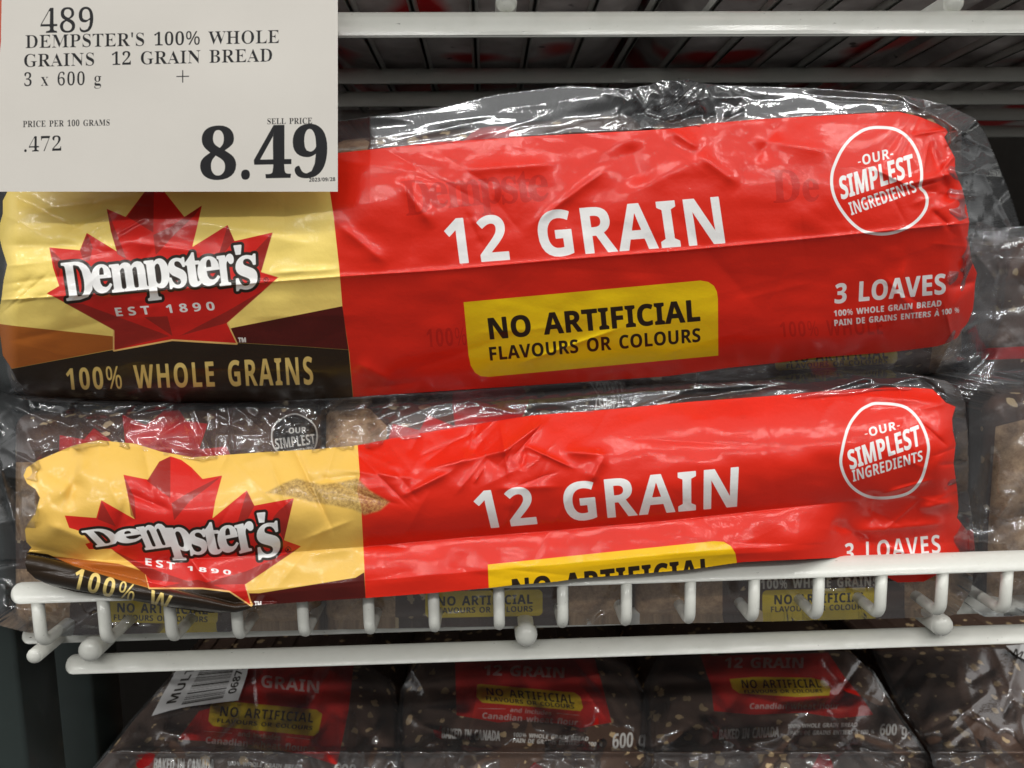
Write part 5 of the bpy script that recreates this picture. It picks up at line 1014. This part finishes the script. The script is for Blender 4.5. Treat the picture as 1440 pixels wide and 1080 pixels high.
def pack(name_label, loc):
    e = empty('bread_pack', loc); tag(e, name_label, 'bread pack', 'long packs of three loaves on the wire shelf'); return e
pk = pack('long red and yellow pack of three loaves lying on top of the other one', Pt(700, 560, 0.1))
sheet('printed_label', UP_OUT, 1.0, up_depth, upper_layers, LABEL_UP, pk)
UP_FILM = [(-60, 235), (60, 214), (250, 192), (476, 170), (620, 150), (700, 132), (800, 120), (880, 125), (915, 119), (930, 112), (950, 114), (966, 111), (985, 117), (1010, 119), (1148, 124), (1275, 134), (1330, 147), (1372, 166), (1385, 185), (1402, 225), (1420, 270), (1435, 318), (1441, 345), (1432, 385), (1420, 425), (1402, 468), (1388, 508), (1372, 518), (1350, 524),
           (1200, 529), (1100, 537), (1000, 544), (800, 556), (650, 563), (500, 575), (300, 580), (100, 573), (20, 560), (-60, 548)]
def up_film_depth(x, y, sd):
    lab = up_base(x, y) + up_wr(x, y)
    out = 0.0
    w = creases(x, y, 110, 31, (870, 100, 1050, 180), 50, 0.0010, 3) + creases(x, y, 40, 36, (930, 110, 990, 200), 60, 0.0014, 4) + creases(x, y, 60, 32, (1310, 130, 1440, 520), 130, 0.0028, 5) + creases(x, y, 30, 33, (450, 130, 900, 215), 220, 0.0006, 8, (-0.08, 0.15)) + creases(x, y, 24, 34, (1000, 120, 1330, 180), 200, 0.0006, 8, (0.05, 0.12)) + creases(x, y, 40, 35, (0, 520, 1380, 575), 200, 0.0012, 6, (-0.08, 0.1))
    for p0, p1 in (((1250, 128), (1390, 205)), ((1335, 185), (1408, 215)), ((1372, 225), (1438, 345)), ((1350, 334), (1442, 339)), ((1362, 340), (1424, 430)), ((1345, 470), (1412, 440)), ((1340, 250), (1400, 225)), ((1376, 300), (1350, 420)), ((1300, 520), (1385, 500))):
        w = w + fold(x, y, p0, p1, 4.0, 0.0035, True, 0.25)
    inl = np.clip((y - up_t(x)) / 18, 0, 1) * np.clip((up_b(x) - y) / 8, 0, 1) * np.clip((1335 - x) / 25, 0, 1)
    return lab + 0.0012 + w * (1 - inl) + 0.0045 * np.clip(inl * 3, 0, 1)
sheet('clear_bag', UP_FILM, 2.0, up_film_depth, {}, FILM, pk, back=0.16)
def loaf_depth(base, off, lump, seed):
    return lambda x, y, sd: base(x, y) + off + 0.0012 * vnoise(x, y, 60, seed)
SEALR = lambda pts: ring(pts, 1.6)
up_loaves = [
    (rbox(12, 452, 262, 225, 560, 562, 30), {}),
    (rbox(458, 905, 196, 160, 562, 540, 34), {'leafred': [poly([(652, 198), (662, 188), (675, 180), (690, 177), (712, 178), (726, 185), (738, 197), (700, 215)])], 'crust': [poly([(470, 540), (540, 540), (540, 575), (470, 575)]), poly([(470, 170), (520, 200), (510, 230), (460, 230)])]}),
    (rbox(910, 1352, 168, 150, 541, 522, 30), {'crust': [poly([(1318, 440), (1380, 440), (1380, 540), (1304, 540)]), poly([(920, 510), (980, 505), (980, 560), (915, 560)])], 'pill': [small_pill(1090, 500, 1262, 521, -10)], 'ink': text('NO ARTIFICIAL', [(1110, 494), (1248, 486), (1249, 504), (1111, 510)], track=20) + text('FLAVOURS OR COLOURS', [(1106, 512), (1248, 504), (1248, 511), (1106, 519)], track=10, bold=0.1)}),
]
for k, (ol, ly) in enumerate(up_loaves):
    sheet('loaf', ol, 1.2, loaf_depth(up_base, 0.0095, 0, 40 + k), ly, LOAF, pk, back=0.20, puff=0.012, cap=True)

pk2 = pack('lower red and yellow pack of three loaves, its label draped over the lip', Pt(700, 885, 0.1))
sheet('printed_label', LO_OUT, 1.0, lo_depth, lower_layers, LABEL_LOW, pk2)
LO_FILM = [(-70, 555), (0, 552), (60, 566), (75, 560), (110, 568), (250, 572), (400, 572), (500, 574), (700, 563), (860, 553), (1000, 545), (1200, 533), (1290, 530), (1330, 535), (1350, 548), (1358, 566), (1362, 620), (1362, 690), (1368, 740), (1372, 780), (1366, 830), (1345, 864), (1320, 868), (1000, 876), (700, 881), (500, 885), (200, 891), (80, 895), (30, 888), (0, 880), (-70, 850)]
def lo_film_depth(x, y, sd):
    Y = np.where(y > lo_c(x), 0.0125 + 0.0 * x, lo_base(x, y)) ; Y = np.where((y > 800) | (x < 30), np.maximum(Y, 0.0085), Y)
    w = creases(x, y, 70, 51, (-60, 550, 110, 890), 110, 0.0022, 6) + creases(x, y, 90, 52, (60, 560, 520, 650), 110, 0.0018, 4) + creases(x, y, 70, 53, (380, 560, 560, 640), 50, 0.0026, 3) + creases(x, y, 50, 54, (500, 540, 1330, 600), 200, 0.0013, 5, (-0.08, 0.2)) + creases(x, y, 30, 55, (1300, 530, 1375, 870), 80, 0.0018, 5) + creases(x, y, 50, 56, (60, 820, 1340, 895), 90, 0.0008, 5)
    inl = np.clip((y - lo_t(x) - 4) / 14, 0, 1) * np.clip((815 - y) / 10, 0, 1) * np.clip((1330 - x) / 20, 0, 1) * np.clip((x - 50) / 25, 0, 1)
    return Y + 0.0010 + w * (1 - inl) + 0.004 * np.clip(inl * 3, 0, 1)
sheet('clear_bag', LO_FILM, 2.0, lo_film_depth, {}, FILM2, pk2, back=0.16)
lof = lambda x, y: 0.0185 + 0.0 * x + 0.014 * np.clip((632 - y) / 60, 0, 1.2)
seal = lambda cx, cy, w, h: [ring([(cx - w, cy), (cx - w * .8, cy - h * .6), (cx, cy - h), (cx + w * .8, cy - h * .6), (cx + w, cy), (cx + w * .8, cy + h * .6), (cx, cy + h), (cx - w * .8, cy + h * .6)], 2.0)]
def bottom_print(x0, x1, y0, y1, dy):
    return ([small_pill(x0, y0, x1, y1, dy)], text('NO ARTIFICIAL', [(x0 + 17, y0 + 7), (x1 - 14, y0 + 7 + dy), (x1 - 14, y0 + 20 + dy), (x0 + 17, y0 + 20)], track=20, bold=0.2) + text('FLAVOURS OR COLOURS', [(x0 + 12, y0 + 23), (x1 - 14, y0 + 23 + dy), (x1 - 14, y0 + 31 + dy), (x0 + 12, y0 + 31)], bold=0.1))
b1 = bottom_print(148, 306, 841, 875, 3); b2 = bottom_print(598, 763, 832, 869, -3); b3 = bottom_print(1072, 1232, 830, 866, -4)
lo_loaves = [
    (rbox(22, 452, 582, 570, 886, 881, 20), {'leafred': [poly([(83, 640), (84, 612), (118, 618), (132, 602), (150, 615), (178, 640), (172, 583), (205, 598), (245, 566), (262, 592), (292, 596), (280, 632), (318, 628), (330, 650)])], 'crust': [poly([(330, 800), (480, 800), (480, 900), (330, 900)]), poly([(20, 800), (98, 800), (98, 900), (20, 900)]), poly([(20, 650), (70, 650), (60, 760), (20, 760)])], 'pill': b1[0], 'ink': b1[1],
        'white': seal(414, 614, 32, 32) + text('-OUR-', [(402, 602), (434, 600), (434, 608), (402, 610)], bold=0.1) + text('SIMPLEST', [(386, 617), (442, 610), (444, 624), (388, 632)], bold=0) + text('INGREDIENTS', [(388, 636), (440, 628), (441, 637), (390, 645)], bold=0.1) + text('100% WHOLE GRAINS', [(150, 826), (310, 830), (310, 840), (150, 837)], track=40, bold=0.25), 'seal': [poly([(384, 612), (390, 592), (414, 583), (438, 590), (446, 612), (440, 634), (414, 645), (390, 636)])]}),
    (rbox(458, 885, 570, 556, 879, 873, 20), {'leafred': [poly([(540, 640), (552, 596), (590, 605), (602, 584), (640, 600), (634, 548), (690, 570), (748, 550), (738, 580), (700, 640)])], 'crust': [poly([(440, 800), (556, 800), (556, 900), (440, 900)]), poly([(800, 800), (900, 800), (900, 900), (800, 900)]), poly([(440, 560), (520, 575), (545, 600), (540, 650), (440, 650)])], 'pill': b2[0], 'ink': b2[1],
        'white': seal(866, 572, 28, 28) + text('-OUR-', [(856, 549), (882, 548), (882, 558), (856, 559)], bold=0.1) + text('SIMPLEST', [(842, 562), (892, 558), (892, 570), (842, 574)], bold=0.2), 'seal': []}),
    (rbox(892, 1346, 555, 542, 872, 866, 20), {'leafred': [poly([(1155, 556), (1168, 532), (1192, 550), (1190, 570), (1155, 570)])], 'crust': [poly([(880, 800), (1016, 800), (1016, 900), (880, 900)]), poly([(1272, 790), (1360, 790), (1360, 900), (1272, 900)])], 'pill': b3[0], 'ink': b3[1], 'white': text('100% WHOLE GRAINS', [(1070, 815), (1234, 811), (1234, 824), (1070, 828)], track=40, bold=0.25)}),
]
for k, (ol, ly) in enumerate(lo_loaves):
    sheet('loaf', ol, 1.2, loaf_depth(lof, 0.0, 0, 50 + k), ly, LOAF, pk2, back=0.20, puff=0.010, cap=True)

# ---- neighbours to the right
NB_FILM = film_material('clear_film', haze=0.045, refl=0.9, bs=0.3, base=0.09)
def neighbour(label, loafout, filmout, Y0, seed, layers, mat, group='packs beyond the right end of the long packs'):
    e = empty('bread_pack', Pt(1450, filmout[-1][1], Y0 + 0.1)); tag(e, label, 'bread pack', group)
    sheet('loaf', loafout, 2.5, lambda x, y, sd: Y0 + 0.008 + 0.003 * vnoise(x, y, 50, seed), layers, mat, e, back=0.2, puff=0.02, cap=True)
    sheet('clear_bag', filmout, 2.5, lambda x, y, sd: Y0 + 0.0015 * vnoise(x, y, 70, seed + 1) + creases(x, y, 60, seed, (1350, 300, 1520, 880), 130, 0.0035, 8), {}, NB_FILM, e, back=0.18)
    return e
CRUST = crust_mat()
neighbour('dark brown wrapped loaf behind the right end of the upper red pack', rbox(1368, 1640, 335, 325, 548, 540, 30), rbox(1362, 1660, 320, 310, 552, 545, 24), 0.05, 61, {'leafred': [poly([(1380, 490), (1640, 478), (1640, 498), (1380, 506)])]}, LOAF)
neighbour('clear crumpled bag of grainy brown bread beside the right end of the lower red pack', rbox(1376, 1640, 552, 545, 858, 848, 34), rbox(1362, 1660, 540, 530, 868, 858, 30), 0.014, 63, {'crust': [poly([(1400, 600), (1440, 590), (1660, 580), (1660, 900), (1385, 900), (1390, 740)])]}, LOAF)

# ---- loaves on the shelf below
SH_LAYERS = [('panel', (0.68, 0.022, 0.016), 1), ('pill', (0.84, 0.62, 0.02), 1), ('ink', (0.03, 0.018, 0.008), 1), ('faint', (0.80, 0.60, 0.56), 0.95), ('leafred', (0.42, 0.012, 0.012), 1), ('white', (0.84, 0.82, 0.78), 1)]
SHLOAF = print_material('printed_loaf_bag', (0.135, 0.085, 0.064), SH_LAYERS, rough=0.34, coat=0.7, coat_rough=0.14, flecks=dict(scale=150, thr=0.66, col=(0.66, 0.48, 0.27)), bump_s=0.6, tone=0.2)
def shelf_depth(seed, xc, hw):
    def f(x, y, sd):
        s = np.clip((1085 - y) / 150, -0.3, 1.3); s = np.where(s < 0.18, 0.18 + (s - 0.18) * 0.25, s)
        return 0.058 + 0.075 * s + 0.016 * np.abs((x - xc) / hw) ** 3 + 0.0020 * vnoise(x, y, 70, seed) + 0.0009 * vnoise(x, y, 28, seed + 1) + creases(x, y, 40, seed, (xc - hw, 930, xc + hw, 1120), 80, 0.0010, 5) - 0.004 * np.exp(-((y - 1058) / 5.0) ** 2)
    return f
def shelf_loaf(label, ol, xc, hw, seed, layers):
    e = empty('bagged_loaf', Pt(xc, 1110, 0.13)); tag(e, label, 'loaf of bread', 'dark bagged loaves on the shelf below')
    b = sheet('bread_bag', ol, 1.1, shelf_depth(seed, xc, hw), layers, SHLOAF, e, back=0.15, cap=True, puff=0.006)
    dd = shelf_depth(seed, xc, hw)
    fo = [(xc + (p[0] - xc) * 1.03, 1020 + (p[1] - 1020) * 1.02) for p in ol]
    sheet('clear_bag', fo, 2.5, lambda x, y, sd: dd(x, y, sd) - 0.003 + creases(x, y, 60, seed + 7, (xc - hw, 1030, xc + hw, 1120), 90, 0.0036, 5) + creases(x, y, 26, seed + 8, (xc - hw - 20, 940, xc + hw + 20, 1110), 120, 0.0016, 6), {}, FILM_DULL, e)
    return e
def qtext(s, x0, y0, x1, y1, h, **k): return text(s, [(x0, y0), (x1, y1), (x1 - 1, y1 + h), (x0 - 1, y0 + h)], **k)
loafA = shelf_loaf('dark grain loaf with red panel and torn white barcode tag on top', [(255, 938), (420, 932), (512, 936), (548, 960), (556, 1010), (560, 1140), (120, 1140), (135, 1080), (190, 1010)], 340, 230, 71, {
    'panel': [poly([(345, 930), (498, 930), (490, 1000), (474, 1076), (430, 1062), (340, 1045), (250, 1040), (280, 1000), (335, 985)])], 'pill': [poly([(300, 987), (308, 985), (445, 998), (453, 1004), (448, 1030), (441, 1035), (300, 1021), (293, 1014), (296, 992)])],
    'ink': text('NO ARTIFICIAL', [(311, 993), (442, 1003), (440, 1016), (309, 1007)], track=20) + text('FLAVOURS OR COLOURS', [(306, 1010), (440, 1021), (439, 1027), (305, 1016)], bold=0.1),
    'faint': qtext('GRAIN', 368, 949, 449, 958, 17, bold=0) + qtext('and includes', 335, 1028, 395, 1034, 7, bold=0.05) + qtext('Canadian wheat flour', 290, 1036, 432, 1048, 9, bold=0.12) + [stroke([(286, 1028), (326, 1031)], 0.8), stroke([(402, 1036), (436, 1040)], 0.8)],
    'white': qtext('BAKED IN CANADA', 217, 1066, 302, 1068, 17, bold=0.25) + qtext('100% WHOLE GRAIN BREAD', 320, 1070, 425, 1076, 6, bold=0.1) + qtext('600 g', 470, 1074, 520, 1076, 16, bold=0.25), 'leafred': [poly([(190, 1066), (198, 1068), (206, 1058), (218, 1060), (214, 1082), (200, 1086), (192, 1078)])]})
loafB = shelf_loaf('dark grain loaf with upright red panel between the tagged loaf and the slanting one', [(590, 928), (700, 926), (850, 924), (884, 940), (906, 985), (918, 1040), (922, 1140), (556, 1140), (560, 1060), (568, 970)], 735, 180, 81, {
    'panel': [poly([(640, 926), (836, 926), (846, 960), (860, 1016), (835, 1020), (818, 1024), (790, 1018), (740, 1012), (700, 1016), (668, 1010), (642, 1006)])], 'pill': [poly([(671, 963), (676, 962), (808, 974), (816, 980), (820, 995), (816, 1000), (740, 993), (678, 988), (670, 980)])],
    'ink': text('NO ARTIFICIAL', [(683, 967), (806, 977), (808, 990), (685, 977)], track=20) + text('FLAVOURS OR COLOURS', [(683, 979), (807, 991), (808, 997), (684, 985)], bold=0.1),
    'faint': qtext('12 GRAIN', 681, 935, 794, 939, 14, bold=0.25) + qtext('and includes', 718, 995, 776, 1000, 6, bold=0.05) + qtext('Canadian wheat flour', 679, 1002, 813, 1012, 8, bold=0.12) + [stroke([(672, 996), (711, 997)], 0.8), stroke([(783, 1003), (815, 1006)], 0.8)],
    'white': qtext('BAKED IN CANADA', 622, 1024, 704, 1028, 14, bold=0.25) + qtext('100% WHOLE GRAIN BREAD', 722, 1030, 828, 1036, 6, bold=0.12) + qtext('PAIN DE GRAINS ENTIERS A 100 %', 722, 1038, 848, 1044, 6, bold=0.12) + qtext('600 g', 862, 1032, 908, 1028, 21, bold=0.1), 'leafred': [poly([(609, 1026), (616, 1027), (620, 1020), (625, 1030), (622, 1040), (612, 1036)]), poly([(742, 1082), (752, 1072), (764, 1080), (770, 1100), (740, 1100)])]})
loafC = shelf_loaf('dark grain loaf whose red panel slants to the right, beside a dark gap', [(930, 925), (1100, 918), (1190, 918), (1225, 945), (1258, 1000), (1300, 1060), (1330, 1140), (900, 1140), (905, 1060), (912, 960)], 1105, 210, 91, {
    'panel': [poly([(985, 922), (1165, 918), (1186, 950), (1215, 985), (1228, 1005), (1180, 1010), (1130, 1002), (1060, 1005), (1004, 1000), (1000, 965)])], 'pill': [poly([(1026, 955), (1060, 952), (1140, 953), (1160, 958), (1168, 968), (1166, 978), (1120, 980), (1040, 975), (1030, 968)])],
    'ink': text('NO ARTIFICIAL', [(1042, 956), (1152, 955), (1156, 967), (1044, 968)], track=20) + text('FLAVOURS OR COLOURS', [(1046, 970), (1156, 969), (1157, 974), (1047, 975)], bold=0.1),
    'faint': qtext('12 GRAIN', 1020, 925, 1130, 925, 14, bold=0.25) + qtext('Canadian wheat flour', 1055, 989, 1180, 989, 8, bold=0.12),
    'white': qtext('BAKED IN CANADA', 1012, 1026, 1096, 1022, 14, bold=0.25) + qtext('100% WHOLE GRAIN BREAD', 1108, 1018, 1206, 1016, 6, bold=0.12) + qtext('PAIN DE GRAINS ENTIERS A 100 %', 1112, 1028, 1230, 1026, 6, bold=0.12) + qtext('600 g', 1238, 1018, 1276, 1018, 16, bold=0.1), 'leafred': [poly([(1001, 1028), (1008, 1030), (1012, 1022), (1016, 1034), (1012, 1040), (1003, 1038)]), poly([(1142, 1080), (1152, 1060), (1166, 1062), (1172, 1078), (1165, 1095), (1145, 1095)])]})
loafD = shelf_loaf('dark grain loaf with no red panel in view, in the corner past the dark gap', [(1232, 918), (1400, 912), (1560, 908), (1600, 1140), (1330, 1140), (1312, 1060), (1264, 985)], 1440, 190, 101, {})
# barcode tags
TAG = print_material('white_tag_print', (0.62, 0.62, 0.62), [('ink', (0.03, 0.025, 0.02), 1)], rough=0.4, coat=0.3, bump_s=0.1, tone=0.05)
def tq(u, v): # tag frame: u along, v down
    TL, TR, BR, BL = [np.array(q, float) for q in ((262, 930), (352, 926), (335, 985), (213, 1007))]
    return tuple((TL * (1 - u) + TR * u) * (1 - v) + (BL * (1 - u) + BR * u) * v)
rng = np.random.default_rng(5); bars = []; v = 0.10
while v < 0.86:
    w = rng.choice([0.010, 0.018, 0.028]); bars.append(poly([tq(0.30, v), tq(0.80, v), tq(0.80, v + w), tq(0.30, v + w)])); v += w + rng.choice([0.012, 0.020, 0.030])
def vtext(s, u0, u1, v0, v1, **k): return text(s, [tq(u0, v1), tq(u0, v0), tq(u1, v0), tq(u1, v1)], **k)
dA = shelf_depth(71, 340, 230)
t = sheet('barcode_tag', [(255, 930), (352, 926), (347, 950), (335, 985), (300, 989), (262, 994), (240, 999), (213, 1007), (228, 978)], 0.8, lambda x, y, sd: dA(x, y, sd) - 0.0045 - 0.003 * np.clip((1000 - y) / 60, 0, 1), {'ink': bars + vtext('MULTI', 0.09, 0.21, 0.02, 0.80, bold=0.1) + vtext('068721', 0.84, 0.94, 0.02, 0.80, bold=0.1)}, TAG, loafA)
dD = shelf_depth(101, 1440, 190)
sheet('barcode_tag', [(1414, 908), (1500, 900), (1500, 950), (1446, 930), (1430, 922)], 0.8, lambda x, y, sd: dD(x, y, sd) - 0.0045, {'ink': text('MUL', [(1428, 912), (1462, 925), (1458, 934), (1424, 920)])}, TAG, loafD)

# ---- goods on the shelf above
def up_mat():
    m, nt = new_mat('white_bread_bag'); vec = coords(nt)
    n = noise(nt, vec, 16, 1); n2 = noise(nt, vec, 45, 4, 0.5)
    c = mixc(nt, math_(nt, 'MULTIPLY', math_(nt, 'SUBTRACT', n2, 0.35), 3, clamp=True), (0.38, 0.34, 0.33), (0.74, 0.70, 0.68))
    c = mixc(nt, math_(nt, 'MULTIPLY', math_(nt, 'SUBTRACT', n, 0.56), 14, clamp=True), c, (0.60, 0.018, 0.022))
    n3 = noise(nt, vec, 70, 2); c = mixc(nt, math_(nt, 'MULTIPLY', math_(nt, 'SUBTRACT', n3, 0.70), 20, clamp=True), c, (0.02, 0.016, 0.016))
    principled(nt, c, 0.35, 0.6, 0.12, bump(nt, n2, 0.35, 0.003)); return m
UPB = up_mat()
for k, (x0, x1, lb) in enumerate(((-0.27, -0.10, 'pale bag on the upper wire shelf behind the price card'), (-0.095, 0.085, 'red and white bag on the upper wire shelf over the middle of the packs'), (0.09, 0.25, 'pale bag on the upper wire shelf over the right end of the packs'), (0.255, 0.50, 'pale bag added at the far right of the upper wire shelf to block light'))):  # far-right bag added, and all made tall, to keep lamp light off rear rails
    me = box_mesh('bread_bag', (x0, 0.012, zt + 0.0024), (x1, 0.42, zt + 0.20), 0.032)
    import bmesh
    bm = bmesh.new(); bm.from_mesh(me); bmesh.ops.subdivide_edges(bm, edges=bm.edges[:], cuts=5, use_grid_fill=True)
    for v in bm.verts:
        t = max(0.0, min(1.0, (v.co.z - zt - 0.004) / 0.05)); q = v.co * 38
        v.co += Vector((math.sin(q.y + q.z * 1.3 + k), math.sin(q.x * 1.1 + q.z + 2 * k), math.sin(q.x + q.y * 0.7))) * 0.0035 * t
    bm.to_mesh(me); bm.free()
    for p in me.polygons: p.use_smooth = True
    tag(link('bagged_goods', me, UPB), lb, 'bagged goods', 'bagged goods on the shelf above')

# ---- price card
card = sheet('price_card', [(2.5, -14), (475, -10), (475, 269.5), (-14, 269.5), (-14, 200), (1.2, 60)], 0.7, lambda x, y, sd: -0.005 + 0.0 * x + 0.0005 * vnoise(x, y, 170, 77), {
    'ink': text('489', sc([(163, 38), (378, 33), (378, 129), (163, 134)], (0, 0), 2.88), font='S', dx=13, bold=0.0, track=0) + text("DEMPSTER'S 100% WHOLE", sc([(103, 143), (1130, 122), (1130, 174), (103, 195)], (0, 0), 2.88), font='S', dx=11, bold=0.1, track=8)
        + text('GRAINS  12 GRAIN BREAD', sc([(98, 220), (1102, 197), (1102, 249), (98, 271)], (0, 0), 2.88), font='S', dx=11, bold=0.1, track=8) + text('3 x 600 g', sc([(98, 296), (410, 291), (410, 343), (98, 349)], (0, 0), 2.88), font='S', dx=11, bold=0.0, track=30)
        + [stroke([(716, 310), (764, 309)], 1.5, (0, 0), 2.88), stroke([(740, 286), (740, 333)], 1.5, (0, 0), 2.88)] + text('PRICE PER 100 GRAMS', sc([(93, 490), (444, 484), (444, 508), (93, 515)], (0, 0), 2.88), font='S', dx=8, bold=0.12, track=20)
        + text('.472', sc([(98, 556), (248, 552), (248, 610), (98, 615)], (0, 0), 2.88), font='S', dx=11, bold=0.0, track=10) + text('SELL PRICE', sc([(1083, 480), (1264, 477), (1264, 501), (1083, 503)], (0, 0), 2.88), font='S', dx=8, bold=0.12, track=15)
        + text('8.49', sc([(811, 524), (1325, 514), (1325, 717), (811, 727)], (0, 0), 2.88), font='S', bold=0.2, dx=-6, track=-12) + text('2023/09/28', sc([(1252, 721), (1357, 718), (1358, 733), (1252, 736)], (0, 0), 2.88), bold=0.12, track=20)},
    print_material('price_card_paper', (0.74, 0.71, 0.655), [('ink', (0.018, 0.018, 0.02), 1)], rough=0.5, coat=0.35, coat_rough=0.10, bump_s=0.05, tone=0.03, soft=0.5))
tag(card, 'white printed price card with a big 8.49, hanging in front of the red pack', 'price card')
a = Pt(470, 262, -0.003); b = Pt(-40, -40, -0.003)
hold = link('card_holder', box_mesh('card_holder', (b[0], -0.0040, a[2] + 0.002), (a[0] - 0.001, -0.0025, b[2]), 0.0004), simple_material('orange_holder', (0.55, 0.07, 0.02), 0.4), card)
ra = Pt(300, 38, 0.015)
link('holder_clip', box_mesh('holder_clip', (Pt(180, 38, 0)[0], -0.0026, ra[2] - 0.007), (Pt(330, 38, 0)[0], 0.012, ra[2] + 0.006), 0.001), simple_material('clip_plastic', (0.05, 0.05, 0.05), 0.4), card)
